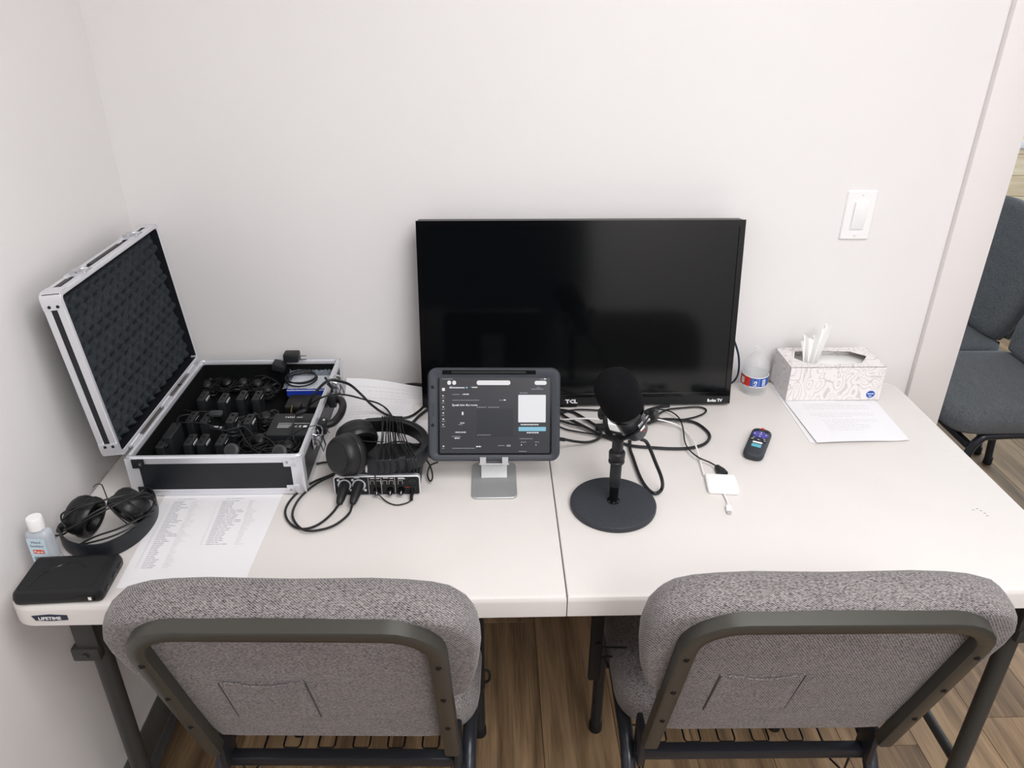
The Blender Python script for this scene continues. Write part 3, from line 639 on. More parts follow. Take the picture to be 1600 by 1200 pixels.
# labelled black box
q=[at(412,684,.795),at(478,684,.795),at(492,642,.800),at(434,642,.800)]
O=(q[0]+q[1]+q[2]+q[3])/4; Xv=(q[1]-q[0]).normalized(); Yv=((q[3]+q[2])-(q[0]+q[1])).normalized(); Zv=Xv.cross(Yv).normalized(); Yv=Zv.cross(Xv)
W=.088; H_=.085
t=thing('transmitter_box','flat black box with white printed label lying in the right of the case','transmitter',(O.x,O.y,FZ))
bm=BM(); slab(bm,rrect(W,H_,.004,3),rnd(.028,.002,3),O-Zv*.028,Xv,Yv,Zv); obj('housing',bm,M['dgrey'],t)
bm=BM(); text(bm,'reteKess',.0105,O-Xv*.018+Yv*.024,Xv,Yv,'LEFT',.0001)
for i,(n1,w) in enumerate(((.010,.058),(.004,.056),(-.001,.050))): quad(bm,O,Xv,Yv,-.026,-.026+w*.5,-n1*0-.004-i*.005,-.0030-i*.005)
text(bm,'C E',.010,O+Xv*.010-Yv*.013,Xv,Yv,'LEFT',.0001); quad(bm,O,Xv,Yv,-.026,.040,.002,.0028); quad(bm,O,Xv,Yv,.029,.037,-.013,-.006); obj('printed_label',bm,M['ui'] if False else M['lblw'],t)
p=at(478,620,.80); t=thing('charger_box','plain black box lying behind the labelled one in the case','box',(p.x,p.y,FZ))
bm=BM(); slab(bm,rrect(.088,.060,.004,3),rnd(.036,.003,3),(0,0,0)); obj('housing',bm,M['black'],t,world=False)
bm=BM(); bx(bm,(-.01,-.0302,.012),(.020,.001,.006)); obj('port',bm,M['gloss'],t,world=False)
p=at(463,634,.80); t=thing('plug_adapter','small rounded black plug lying on the plain black box in the case','plug',(p.x,p.y,.7905+.0005))
bm=BM(); slab(bm,rrect(.024,.020,.006,4),rnd(.014,.004,3),(0,0,0)); obj('plug_body',bm,M['rubber'],t,world=False)
# windscreen ball
p=at(430,583,.79); bm=BM(); lathe(bm,[(.001,0),(.012,.002),(.018,.010),(.019,.018),(.016,.028),(.009,.034),(.001,.036)],(p.x,p.y,FZ),n=24); tag(obj('foam_windscreen',bm,M['mic']),'round black foam windscreen at the back of the case','windscreen')
# power adapter hanging over the back rim
p=at(452,572,RZ+.004); t=thing('power_adapter','dark grey power adapter with prongs resting on the back rim of the case','adapter',(p.x,Y1-.02,RZ-.02))
bm=BM(); bx(bm,(p.x,Y1-.016,RZ+.014),(.036,.030,.022),.004); bx(bm,(p.x-.028,Y1-.034,RZ-.002),(.030,.030,.020),.004,rot=Matrix.Rotation(.25,3,'Y')); obj('adapter_body',bm,M['dgrey'],t)
bm=BM(); bx(bm,(p.x+.026,Y1-.018,RZ+.017),(.018,.005,.0015)); bx(bm,(p.x+.026,Y1-.018,RZ+.008),(.018,.005,.0015)); obj('prong',bm,M['chrome'],t,kind='stuff') if False else obj('prongs',bm,M['chrome'],t)
bm=BM(); bx(bm,(p.x-.032,Y1-.0345,RZ+.0086),(.008,.016,.0006),rot=Matrix.Rotation(.25,3,'Y')); obj('sticker',bm,M['lblw'],t)
# packet in a clear bag
a0,a1,a2,a3=at(447,613,.800),at(512,611,.800),at(520,580,.795),at(455,585,.795)
O=(a0+a1+a2+a3)/4; Xv=(a1-a0).normalized(); W=(a1-a0).length; 
t=thing('cable_packet','white and blue boxed packet in a crinkled clear bag in the case','packet',(O.x,O.y,FZ))
zb=.775
bm=BM(); bx(bm,(O.x,O.y+.004,zb+.010),(W,.075,.018),.001,1); obj('packet_box',bm,M['lblw'],t)
bm=BM(); bx(bm,(O.x,O.y+.004-.0378,zb+.0095),(W-.001,.0008,.015)); quad(bm,(O.x,O.y-.0335,zb+.019),(1,0,0),(0,1,0),-W/2,W/2,0,.006); obj('blue_band',bm,M['pkblue'],t)
bm=BM(); na,nb=26,16; g=[]; rr=random.Random(4)
for i in range(na+1):
    row=[]
    for j in range(nb+1):
        x=O.x-.056+(.110)*i/na; y=O.y-.036+.100*j/nb; x=min(x,X1-.013); y=min(y,Y1-.014)
        row.append(bm.verts.new((x,y,zb+.0215+rr.uniform(0,.004)+(.010*max(0,(j-9)/7)*rr.uniform(.3,1)))))
    g.append(row)
for i in range(na):
    for j in range(nb): bm.faces.new((g[i][j],g[i+1][j],g[i+1][j+1],g[i][j+1]))
obj('clear_bag',bm,M['bag'],t,ang=20)
# coiled cable on the packet
cc=at(472,592,.806); bm=BM(); pts=[]
for i in range(34):
    u=i*.56+2.2; r=.034+.0035*math.sin(i*.33); pts.append((cc.x-.001+r*1.0*math.cos(u),cc.y+r*.95*math.sin(u),.804+.010*i/34+.001*math.sin(i)))
tube(bm,pts,.0019,8,4); tag(obj('coiled_cable',bm,M['cable']),'black cable coiled in three loops on the white packet','cable')
# big cables leaving the case to the right
lead('signal_cable',PT([(480,640,.812),(487,622,.850),(500,605,.872),(515,594,.885),(532,596,.875),(548,602,.858),(566,618,.81),(580,632,.775),(600,646,.750),(622,653,.7455),(640,651,.7455),(656,641,.7455),(668,628,.7455),(680,615,.7455)]),.0030,M['cable'],'thick black cable arching out of the case and behind the tablet')
lead('signal_cable',PT([(508,590,.862),(520,607,.85),(512,600,.84)]),.0026,M['cable'],'short thick cable end crossing the packet at the case rim')
lead('y_cable',PT([(476,641,.815),(490,628,.835),(506,620,.85),(522,616,.85),(540,617,.84),(558,621,.82),(572,625,.81),(590,630,.785),(603,638,.752),(612,650,.750),(616,665,.752),(618,685,.752),(616,702,.752)]),.0021,M['cable'],'thinner black cable from the splitter over the case rim to the headphones')
p0,p1=at(462,648,.806),at(480,640,.816); bm=BM(); lathe(bm,[(.002,0),(.0045,.002),(.0055,.010),(.005,(p1-p0).length-.006),(.0025,(p1-p0).length)],p0,p1-p0,14); 
t=thing('cable_splitter','black barrel-shaped cable splitter above the labelled box in the case','splitter',(p0.x,p0.y,p0.z-.006)); obj('splitter_body',bm,M['dgrey'],t)
bm=BM(); tube(bm,PT([(463,648,.806),(459,658,.81),(457,668,.812),(458,682,.80),(462,694,.785)]),.0018,8,5); obj('pigtail',bm,M['cable'],t)
bm=BM(); tube(bm,PT([(478,641,.816),(484,630,.83),(490,615,.85)]),.0018,8,5); obj('pigtail',bm,M['cable'],t)
lead('lead',PT([(445,690,.80),(462,676,.815),(480,668,.835),(492,665,.838),(505,668,.825),(515,676,.80)]),.0009,M['cable'],'hair-thin black wire crossing the case rim beside the handle')
# ================================================================ PAPERS
def sheet(name,c,label,z=TZ+.0004,curl=None,lines=None,nx=16,ny=16,group=None):
    """c: 4 corners (bl,br,tr,tl) as 2D points on the table"""
    bl,br,tr,tl=[Vector((p[0],p[1],0)) for p in c]
    def P(u,v,dz=0):
        p=bl*(1-u)*(1-v)+br*u*(1-v)+tr*u*v+tl*(1-u)*v
        return Vector((p.x,p.y,z+(curl(u,v) if curl else 0)+dz))
    O=P(.5,.5); t=thing(name,label,'paper',(O.x,O.y,z),0,group)
    bm=BM(); g=[[bm.verts.new(P(i/nx,j/ny)) for j in range(ny+1)] for i in range(nx+1)]; h=[[bm.verts.new(P(i/nx,j/ny,.0004)) for j in range(ny+1)] for i in range(nx+1)]
    for i in range(nx):
        for j in range(ny):
            bm.faces.new((g[i][j],g[i][j+1],g[i+1][j+1],g[i+1][j])); bm.faces.new((h[i][j],h[i+1][j],h[i+1][j+1],h[i][j+1]))
    for i in range(nx): bm.faces.new((g[i][0],g[i+1][0],h[i+1][0],h[i][0])); bm.faces.new((g[i+1][ny],g[i][ny],h[i][ny],h[i+1][ny]))
    for j in range(ny): bm.faces.new((g[0][j+1],g[0][j],h[0][j],h[0][j+1])); bm.faces.new((g[nx][j],g[nx][j+1],h[nx][j+1],h[nx][j]))
    obj('page',bm,M['paper'],t)
    return t,P
def dashes(bm,P,u0,u1,v,rr,h=.0035,gap=.006):
    u=u0
    while u<u1-.01:
        w=min(rr.uniform(.02,.07),u1-u); n=max(1,int(w/.03))
        for k in range(n):
            a,b=u+w*k/n,u+w*(k+1)/n
            vs=[bm.verts.new(P(x,y,.0006)) for x,y in ((a,v),(b,v),(b,v+h),(a,v+h))]; bm.faces.new(vs)
        u+=w+rr.uniform(.008,.016)
# left sheet: list of books in two columns
c=[(-.742,.038),(-.532,.040),(-.535,.318),(-.768,.318)]
c=[(-.747,.040),(-.538,.044),(-.533,.322),(-.765,.322)]
t,P=sheet('printed_sheet',c,'white sheet listing OLD TESTAMENT and NEW TESTAMENT books below the case')
bl=Vector((*c[0],TZ+.0009)); Xp=(Vector((*c[1],0))-Vector((*c[0],0))).normalized(); Yp=Vector((0,1,0))
bm=BM()
OT='Genesis,Exodus,Leviticus,Numbers,Deuteronomy,Joshua,Judges,Ruth,1 Samuel,2 Samuel,1 Kings,2 Kings,1 Chronicles,2 Chronicles,Ezra,Nehemiah,Esther,Job,Psalms,Proverbs,Ecclesiastes,Song of Solomon,Isaiah,Jeremiah,Lamentations,Ezekiel,Daniel,Hosea,Joel,Amos,Obadiah,Jonah,Micah,Nahum,Habakkuk,Zephaniah,Haggai,Zechariah,Malachi'.split(',')
NT='Matthew,Mark,Luke,John,Acts,Romans,1 Corinthians,2 Corinthians,Galatians,Ephesians,Philippians,Colossians,1 Thessalonians,2 Thessalonians,1 Timothy,2 Timothy,Titus,Philemon,Hebrews,James,1 Peter,2 Peter,1 John,2 John,3 John,Jude,Revelation'.split(',')
def sh(x,y): # sheet coords (m) from left edge, y from bottom
    v=y/.280; a=c[0][0]*(1-v)+c[3][0]*v; return (a+x,c[0][1]+y,TZ+.0009)
text(bm,'OLD TESTAMENT',.0042,sh(.030,.246),Xp,Yp,'LEFT',.0001); text(bm,'NEW TESTAMENT',.0042,sh(.122,.246),Xp,Yp,'LEFT',.0001)
for i,s_ in enumerate(OT):
    y=.2385-.0050*i
    text(bm,f'{i+1}',.0036,sh(.014,y),Xp,Yp); text(bm,s_,.0036,sh(.060,y),Xp,Yp)
for i,s_ in enumerate(NT):
    y=.2385-.0050*i
    text(bm,f'{i+1}',.0036,sh(.108,y),Xp,Yp); text(bm,s_,.0036,sh(.170,y),Xp,Yp)
rr=random.Random(5)
for i in range(39):
    y=.2385-.0050*i; L_=min(.036,.004+.0021*len(OT[i])*rr.uniform(.9,1.25)); p=sh(.024,y); quad(bm,p,Xp,Yp,0,L_*.45,0,.0015); quad(bm,p,Xp,Yp,L_*.5,L_,0,.0018)
    if i<27:
        L_=min(.048,.010+.0026*len(NT[i])*rr.uniform(.9,1.25)); p=sh(.118,y); quad(bm,p,Xp,Yp,0,L_*.4,0,.0018); quad(bm,p,Xp,Yp,L_*.45,L_*.7,0,.0015); quad(bm,p,Xp,Yp,L_*.75,L_,0,.0018)
obj('printed_text',bm,M['ink'],t,kind='stuff')
# sheet behind the headphones, curling up at the wall
def cu1(u,v): return .030*max(0,(v-.72)/.28)**2*(1-u*.6)+.004*math.sin(u*5)*v+.001
q=[at(531,690),at(662,690),at(668,612),at(546,606)]
q=[(-.470,.430),(-.262,.470),(-.262,.725),(-.478,.742)]
t,P=sheet('printed_sheet',q,'white printed sheet with its far edge curling up behind the tangled headphones',curl=cu1)
bm=BM(); rr=random.Random(8)
for i in range(22):
    if i%6==5: continue
    dashes(bm,P,.10,.86 if i%3 else .7,.93-.04*i,rr)
obj('printed_text',bm,M['ink2'],t,kind='stuff')
q=[(-.330,.440),(-.236,.455),(-.238,.690),(-.330,.690)]
# sheets under the tissue box
def cu2(u,v): return .003*math.sin(u*3.2+.6)*(1-v)+.0012+.006*max(0,u-.85)/.15*(1-v)*.5
q=[(.592,.462),(.802,.470),(.812,.738),(.586,.742)]
t,P=sheet('printed_sheet',[(.580,.468),(.782,.474),(.812,.735),(.583,.744)],'lower of two white sheets under the tissue box, edge showing on its left',z=TZ+.0004)
t2,P=sheet('printed_sheet',q,'upper printed sheet reaching out in front of the tissue box',curl=cu2,z=TZ+.0010)
bm=BM(); rr=random.Random(9)
for i in range(17):
    if i in (4,5,9): continue
    dashes(bm,P,.16 if i<8 else .24,(.86 if i<12 else .7) if i%4 else .6,.62-.028*i,rr)
obj('printed_text',bm,M['ink2'],t2,kind='stuff')
# ================================================================ TV
by,bz=.6414,.7465; Wt,Ht=.732,.432; xc=.0816
tl=math.atan2(.0716,.432-.004); U=Vector((0,math.sin(tl),math.cos(tl))); Fn=Vector((0,-math.cos(tl),math.sin(tl))); O=Vector((xc,by,bz)); Xx=Vector((1,0,0))
tv=thing('television','black flat-screen television leaning back against the wall','television',(xc,by+.03,TZ+.002))
def tvp(a,b,c=0): return O+Xx*a+U*b+Fn*c
def tslab(bm,o,lay): slab(bm,o,lay,O,tuple(Xx),tuple(U),tuple(Fn))
bm=BM(); tslab(bm,rrect(Wt,Ht,.006,4,0,Ht/2),[(.002,-.038),(0,-.034),(0,-.003),(.0015,0)]); body=obj('cabinet',bm,M['black'],tv)
bm=BM(); tslab(bm,rrect(Wt*.72,Ht*.55,.02,4,0,Ht*.36),[(0,-.036),(.01,-.060)]); obj('rear_housing',bm,M['black'],tv)
bm=BM()
for (a0,a1,b0,b1) in ((-Wt/2,Wt/2,Ht-.014,Ht),(-Wt/2,-Wt/2+.0125,.026,Ht-.014),(Wt/2-.0125,Wt/2,.026,Ht-.014)):
    rings(bm,[[tvp(x,y,h) for x,y in ((a0,b0),(a1,b0),(a1,b1),(a0,b1))] for h in (-.001,.0035)])
obj('bezel',bm,M['gloss'],tv)
bm=BM(); rings(bm,[[tvp(x,y,h) for x,y in ((-Wt/2,0),(Wt/2,0),(Wt/2,.019),(-Wt/2,.019))] for h in (-.001,.0045)]); 
obj('lower_bezel',bm,M['tabcase'] if False else M['black'],tv)
bm=BM(); rings(bm,[[tvp(x,y,h) for x,y in ((-Wt/2,.0192),(Wt/2,.0192),(Wt/2,.027),(-Wt/2,.027))] for h in (-.001,.0038)]); obj('trim_strip',bm,M['gloss'],tv)
bm=BM(); rings(bm,[[tvp(x,y,h) for x,y in ((-Wt/2+.0125,.027),(Wt/2-.0125,.027),(Wt/2-.0125,Ht-.014),(-Wt/2+.0125,Ht-.014))] for h in (0.0001,.0012)]); obj('screen',bm,M['screen'],tv)
bm=BM(); rings(bm,[[tvp(x,y,h) for x,y in ((-.045,-.004),(.000,-.004),(.000,.002),(-.045,.002))] for h in (-.014,.004)]); obj('infrared_window',bm,M['gloss'],tv)
bm=BM(); 
text(bm,'TCL',.0125,tvp(-.0135,.0052,.0046),Xx,U,'CENTER',.0006,sx=1.25); obj('brand_lettering',bm,M['lblw'],tv)
bm=BM(); text(bm,'Roku TV',.0098,tvp(Wt/2-.019,.0055,.0046),Xx,U,'RIGHT',.0004); obj('brand_lettering',bm,M['lblw'],tv)
for s in (-1,1):
    bm=BM(); rings(bm,[[tvp(s*.24+x,y,h) for x,y in ((-.016,-.0022),(.016,-.0022),(.016,.004),(-.016,.004))] for h in (-.022,-.003)]); obj('foot_socket',bm,M['black'],tv)
# ================================================================ TABLET AND STAND
B0=Vector((-.1175,.330,.792)); tw,thh=.262,.186
ta=math.atan2(.072,.168); U=Vector((0,math.sin(ta),math.cos(ta))); rl=Matrix.Rotation(R(1.2),3,Vector((0,-math.cos(ta),math.sin(ta)))); 
Fn=Vector((0,-math.cos(ta),math.sin(ta))); Xx=Vector((1,0,0)); 
def rotn(v,a): return Matrix.Rotation(a,3,Fn)@v
Xx=rotn(Vector((1,0,0)),R(-.6)); U=rotn(U,R(-.6))
tb_=thing('tablet','tablet in a grey rugged case showing a dark app screen, on a silver stand','tablet',(B0.x,B0.y,B0.z-.002))
def kp(a,b,c=0): return B0+Xx*a+U*b+Fn*c
def kslab(bm,o,lay): slab(bm,o,lay,B0,tuple(Xx),tuple(U),tuple(Fn))
bm=BM(); kslab(bm,rrect(tw,thh,.018,6,0,thh/2),[(.004,-.017),(.001,-.014),(0,-.010),(0,-.004),(.001,-.0025)]); cs=obj('case_shell',bm,M['tabcase'],tb_)
o=rrect(tw-.004,thh-.004,.016,6,0,thh/2); oi=rrect(tw-.034,thh-.034,.006,6,0,thh/2-.004)
bm=BM(); A=[[bm.verts.new(kp(a,b,h)) for a,b in q] for q,h in ((o,-.001),(inset(o,.001),.0015),(inset(o,.006),.0018),(oi,-.0005),(oi,-.002))]; n=len(o)
for a,b in zip(A,A[1:]):
    for i in range(n): bm.faces.new((a[i],a[(i+1)%n],b[(i+1)%n],b[i]))
obj('case_rim',bm,M['tabcase'],tb_)
bm=BM(); rings(bm,[[kp(x,y,h) for x,y in ((-.102,thh-.0125),(.082,thh-.0125),(.082,thh-.0045),(-.102,thh-.0045))] for h in (.0005,.0024)]); obj('pen_slot',bm,M['mic'],tb_)
bm=BM(); tube(bm,[kp(-.084,thh-.0088,.0042),kp(.062,thh-.0088,.0042)],.0026,10,1,smooth=False); bm2=bm; pn=obj('stylus_pen',bm,M['black'],tb_)
for b in (.148,.100,.073):
    bm=BM(); lathe(bm,[(.0032,0),(.0034,.0012),(.0024,.0016),(.0018,.0008)],kp(-tw/2+.010,b,.0012),tuple(Fn),12); obj('case_button',bm,M['blackm'],tb_)
for s in (1,):
    bm=BM(); rings(bm,[[kp(x,y,h) for x,y in ((-tw/2+.003,.085),(-tw/2+.0135,.094),(-tw/2+.0135,.118),(-tw/2+.003,.108))] for h in (.0012,.0030)]); obj('case_grip',bm,M['tabcase'],tb_)
sw,sh_=.218,.152; sx0,sy0=-.1075,.0165
gl=rrect(sw+.008,sh_+.006,.004,3,sx0+sw/2+.001,sy0+sh_/2)
bm=BM(); kslab(bm,gl,[(0,-.004),(0,-.0004)]); obj('glass_bezel',bm,M['tabglass'],tb_)
def sp(x,y): return kp(sx0+x*sw,sy0+y*sh_,-.0004)
def ui(rects,m,name,lift=.0001,parent=None):
    bm=BM()
    for (x0,x1,y0,y1) in rects:
        quad(bm,kp(sx0,sy0,-.0004),Xx,U,x0*sw,x1*sw,y0*sh_,y1*sh_,lift,.00005)
    return obj(name,bm,m,parent or tb_,kind='stuff') if len(rects)>8 else obj(name,bm,m,parent or tb_)
disp=ui([(0,1,0,1)],M['ui'],'display',.0001)
ui([(.335,.665,.215,.580)],M['uid'],'text_panel',.00025,disp)
def pill(name,x0,x1,y0,y1,m,r=.45,lift=.0003):
    w,h=(x1-x0)*sw,(y1-y0)*sh_; bm=BM(); c_=sp((x0+x1)/2,(y0+y1)/2); slab(bm,rrect(w,h,min(w,h)*r,5),[(0,0),(0,lift)],c_,tuple(Xx),tuple(U),tuple(Fn)); return obj(name,bm,m,disp)
pill('search_bar',.335,.640,.893,.952,M['uiw']); pill('round_button',.070,.104,.895,.950,M['uiw']); pill('round_button',.115,.149,.895,.950,M['uiw']); pill('button_group',.860,.968,.895,.948,M['uiw'])
pill('app_icon',.022,.048,.815,.855,M['uiw'],.2); pill('white_card',.712,.962,.405,.765,M['uiw'],.03); pill('blue_button',.715,.965,.290,.345,M['uib'],.15)
pill('microphone_icon',.200,.215,.500,.545,M['uiw'],.45); pill('toggle',.605,.645,.085,.112,M['uit'],.45)
bm=BM(); text(bm,'Speak into the room',.0060,sp(.112,.620),Xx,U,'LEFT',.00014,.0004); text(bm,'Speak',.0036,sp(.205,.392),Xx,U,'CENTER',.0001,.0004); obj('heading',bm,M['uiw'],disp)
rr=random.Random(3); rc=[]
def word(x,y,w,h=.012):
    k=x
    while k<x+w:
        q=min(rr.uniform(.008,.02),x+w-k); rc.append((k,k+q,y,y+h)); k+=q+.004
for (x,y,w) in ((.02,.965,.10),(.91,.962,.05),(.09,.868,.03),(.28,.862,.04),(.115,.765,.065),(.20,.765,.03),(.115,.690,.24),(.335,.598,.09),(.44,.598,.10),(.88,.855,.03),(.83,.835,.11),(.725,.785,.07),(.17,.372,.04),(.135,.270,.09),(.11,.215,.08),(.115,.060,.10),(.22,.060,.10),(.53,.095,.06),(.34,.235,.12),(.725,.375,.0),(.725,.185,.12),(.735,.140,.05),(.865,.140,.04),(.72,.018,.07),(.022,.060,.02),(.022,.72,.022),(.018,.655,.030),(.018,.572,.030),(.018,.492,.024),(.018,.415,.032),(.018,.345,.036),(.54,.690,.06)): word(x,y,w,.010)
ui(rc,M['uit'],'small_text',.0003,disp)
rc=[]
for (x,y,w) in ((.09,.850,.135),(.238,.855,.0),(.295,.855,.045),(.215,.765,.05),(.58,.690,.018),(.735,.368,.165),(.79,.262,.11),(.145,.268,.09),(.135,.190,.045),(.33,.080,.045),(.738,.100,.008),(.872,.100,.006),(.945,.965,.02),(.025,.745,.016),(.026,.680,.014),(.026,.600,.014),(.026,.520,.014),(.026,.440,.014),(.026,.370,.014),(.026,.085,.014)): word(x,y,w,.015)
ui(rc,M['uiw'],'bold_text',.0003,disp)
pill('status_dot',.238,.252,.848,.870,M['uib'])
rc=[(.105,.66,.805,.807),(.105,.32,.315,.317),(.08,.081,.02,.90),(.69,.691,.02,.83),(.105,.66,.155,.157),(.335,.665,.580,.582)]
ui(rc,M['uid'],'divider_lines',.0003,disp)
# stand: base plate, neck, cradle
st=thing('tablet_stand','silver aluminium tablet stand holding the tablet','stand',(-.1175,.33,TZ))
bm=BM(); slab(bm,rrect(.090,.125,.012,5,-.1175,.3365),[(.001,TZ+.0002),(0,TZ+.0012),(0,TZ+.0036),(.001,TZ+.0045)]); obj('base_plate',bm,M['standalu'],st)
bm=BM()
prof=[(.290,TZ+.0045),(.318,.770),(.352,.792),(.378,.850),(.373,.852),(.346,.798),(.312,.777),(.284,TZ+.0045)]
prof=[(.350,TZ+.0045),(.368,.775),(.392,.845),(.388,.848),(.363,.778),(.343,TZ+.0045)]
rings(bm,[[(x,a,b) for a,b in prof] for x in (-.1175-.026,-.1175+.026)]); obj('neck',bm,M['standalu'],st)
bm=BM(); pb=[kp(x,y,c) for x,y,c in ()]
pl_=[(.004,-.0175),(.120,-.0175),(.120,-.0205),(-.0035,-.0205),(-.0035,-.0175)]
rings(bm,[[kp(x,b,c) for b,c in ((-.0035,-.0175),(.120,-.0175),(.120,-.0205),(-.0065,-.0205),(-.0065,.0015),(-.0035,.0015))] for x in (-.030,.030)]); obj('cradle',bm,M['standalu'],st)
for x in (-.022,.022):
    bm=BM(); rings(bm,[[kp(x+a,b,c) for a,b in ((-.006,-.0065),(.006,-.0065),(.006,.009),(-.006,.009))] for c in (.0015,.0042)]); obj('hook',bm,M['lblw'] if False else M['standalu'],st)
# ================================================================ MICROPHONE
mb=Vector((.1105,.246,TZ))
ms=thing('microphone_stand','black desk stand with heavy round base holding the microphone','stand',(mb.x,mb.y,TZ))
bm=BM(); lathe(bm,[(.078,0),(.0815,.001),(.0825,.004),(.0825,.010),(.081,.0125),(.078,.0135),(.01,.0138)],mb,n=64); obj('base',bm,M['micstand'],ms,ang=30)
bm=BM(); lathe(bm,[(.012,.0138),(.012,.016),(.0088,.017),(.0088,.060)],mb,n=20); obj('post',bm,M['gloss'],ms)
bm=BM(); lathe(bm,[(.0100,.050),(.0108,.052),(.0108,.100),(.0096,.102)],mb,n=20); obj('sleeve',bm,M['dgrey'],ms)
bm=BM(); lathe(bm,[(.0112,.101),(.0150,.103),(.0152,.106),(.0125,.108),(.0150,.112),(.0155,.124),(.0135,.127),(.0105,.128),(.0105,.152)],mb,n=24); obj('collar',bm,M['black'],ms)
mic=thing('microphone','black foam-topped broadcast microphone tilted in a U-shaped yoke','microphone',(mb.x,mb.y,TZ+.150))
ax=Vector((-.46,-.30,1)).normalized()      # towards the windscreen tip
pv=aty(981,647,.264)                   # pivot centre
sd=Vector((.80,-.45,.233)).normalized(); sd=(sd-ax*sd.dot(ax)).normalized()
pa=pv-sd*.044; pb=pv+sd*.044; 
yb=Vector((mb.x,mb.y,TZ+.152))
bm=BM(); side=[]
pts=[pa,pa*.72+Vector((yb.x,yb.y,yb.z))*.28-sd*.008,pa*.40+yb*.60-sd*.012+Vector((0,0,-.004)),yb-sd*.010+Vector((0,0,.002)),yb+sd*.010+Vector((0,0,.002)),pb*.40+yb*.60+sd*.012+Vector((0,0,-.004)),pb*.72+yb*.28+sd*.008,pb]
cr=crom(pts,5); fw_=Vector((-sd.y,sd.x,0)).normalized(); rs=[]
for i,p in enumerate(cr):
    tdir=(cr[min(i+1,len(cr)-1)]-cr[max(i-1,0)]).normalized(); nn=tdir.cross(fw_).normalized()
    rs.append([p+fw_*a+nn*b for a,b in ((-.0085,-.0014),(.0085,-.0014),(.0085,.0014),(-.0085,.0014))])
rings(bm,rs); lathe(bm,[(.0085,-.001),(.0085,.006)],yb,n=14); obj('yoke',bm,M['black'],mic)
for p,s in ((pa,-1),(pb,1)):
    bm=BM(); lathe(bm,[(.0105,.001),(.0115,.003),(.0115,.010),(.010,.012),(.003,.0125)],p,tuple(sd*s),20); obj('pivot_knob',bm,M['black'],mic)
bm=BM(); lathe(bm,[(.012,-.058),(.020,-.056),(.024,-.048),(.0265,-.030),(.0280,-.010),(.0290,.014),(.0290,.020),(.010,.021)],pv,tuple(ax),36); obj('body',bm,M['micbody'],mic)
bm=BM(); lathe(bm,[(.0315,.010),(.0355,.012),(.0362,.016),(.0355,.022),(.030,.024)],pv,tuple(ax),36); obj('collar_ring',bm,M['gloss'],mic)
bm=BM(); lathe(bm,[(.030,.016),(.0360,.020),(.0385,.030),(.0395,.045),(.0395,.070),(.0382,.082),(.0345,.092),(.027,.100),(.017,.1050),(.006,.107),(.0005,.1072)],pv,tuple(ax),40); obj('windscreen',bm,M['mic'],mic)
# small white label with red dot on the right of the body
x_,y_=frame(ax); lb=pv-ax*.018; o_=(sd*.7+Vector((0,-.75,.1))); o_=(o_-ax*o_.dot(ax)).normalized(); ts=o_.cross(ax).normalized()
bm=BM(); rs=[]
q=[lb+o_*.0286+ts*a+ax*b-o_*(a*a*14) for a,b in ((-.006,-.009),(.006,-.009),(.006,.008),(-.006,.008))]
rings(bm,[[p+o_*h for p in q] for h in (-.001,.0006)]); obj('label',bm,M['lblw'],mic)
bm=BM(); lathe(bm,[(.0022,0),(.0022,.001)],lb+o_*.0285-ax*.013,tuple(o_),10); obj('red_dot',bm,M['red'],mic)
ce=pv-ax*.056
bm=BM(); tube(bm,[ce+ax*.006,ce-ax*.004,ce-ax*.010+Vector((.004,0,-.006)),aty(1011,692,.290),aty(1024,722,.285),aty(1034,748,.280),at(1034,764,.748),at(1024,771,.746),at(1012,764,.746),at(1000,745,.747),at(989,715,.748),at(984,698,.748),at(987,676,.747),at(995,655,.746),at(1008,643,.745),at(1030,636,.745),at(1046,634,.745)],.0036,10,6)
tag(obj('microphone_cable',bm,M['cable']),'thick glossy black cable looping down from the back of the microphone','cable')
# ================================================================ CABLES ON THE TABLE BEHIND THE MIC
Z=.745
lead('power_cable',PT([(876,646,Z),(900,640,Z),(940,641,Z),(975,640,Z),(1010,646,Z),(1035,655,Z+.002),(1062,656,Z+.001),(1085,652,Z),(1100,646,Z),(1103,640,Z),(1092,636,Z),(1070,637,Z),(1040,641,Z+.003),(1020,655,Z+.005),(1005,668,Z+.004),(985,678,Z)]),.0021,M['cable'],'thin black cable looped below the right half of the television')
lead('power_cable',PT([(874,640,Z+.001),(895,644,Z),(915,655,Z+.003),(935,667,Z+.004),(960,676,Z+.004),(985,678,Z+.003),(1003,666,Z+.002),(1030,656,Z+.006),(1060,656,Z+.004),(1085,660,Z),(1103,672,Z),(1109,683,Z),(1100,694,Z),(1078,700,Z),(1050,701,Z),(1015,699,Z),(985,696,Z),(960,688,Z),(940,680,Z),(920,670,Z+.003),(900,660,Z+.005),(884,652,Z+.004),(872,643,Z)]),.0034,M['cable'],'heavy black cable in a wide loop behind and right of the microphone')
lead('power_cable',PT([(870,655,Z),(890,662,Z+.004),(910,666,Z+.006),(930,675,Z+.006),(945,680,Z+.006),(960,682,Z+.006),(990,680,Z+.008),(1000,672,Z+.008)]),.0026,M['cablem'],'black cable crossing between the tablet and the microphone')
lead('power_cable',PT([(868,664,Z),(885,671,Z),(905,675,Z+.001),(930,679,Z+.003),(950,683,Z+.009)]),.0019,M['cable'],'thin black cable sagging between the tablet and the microphone')
lead('tablet_cable',PT([(878,686,.775),(884,687,.768),(900,690,.755),(918,691,.747),(932,687,.746),(940,680,.752),(936,670,.755)]),.0030,M['cable'],'black cable plugged into the right edge of the tablet')
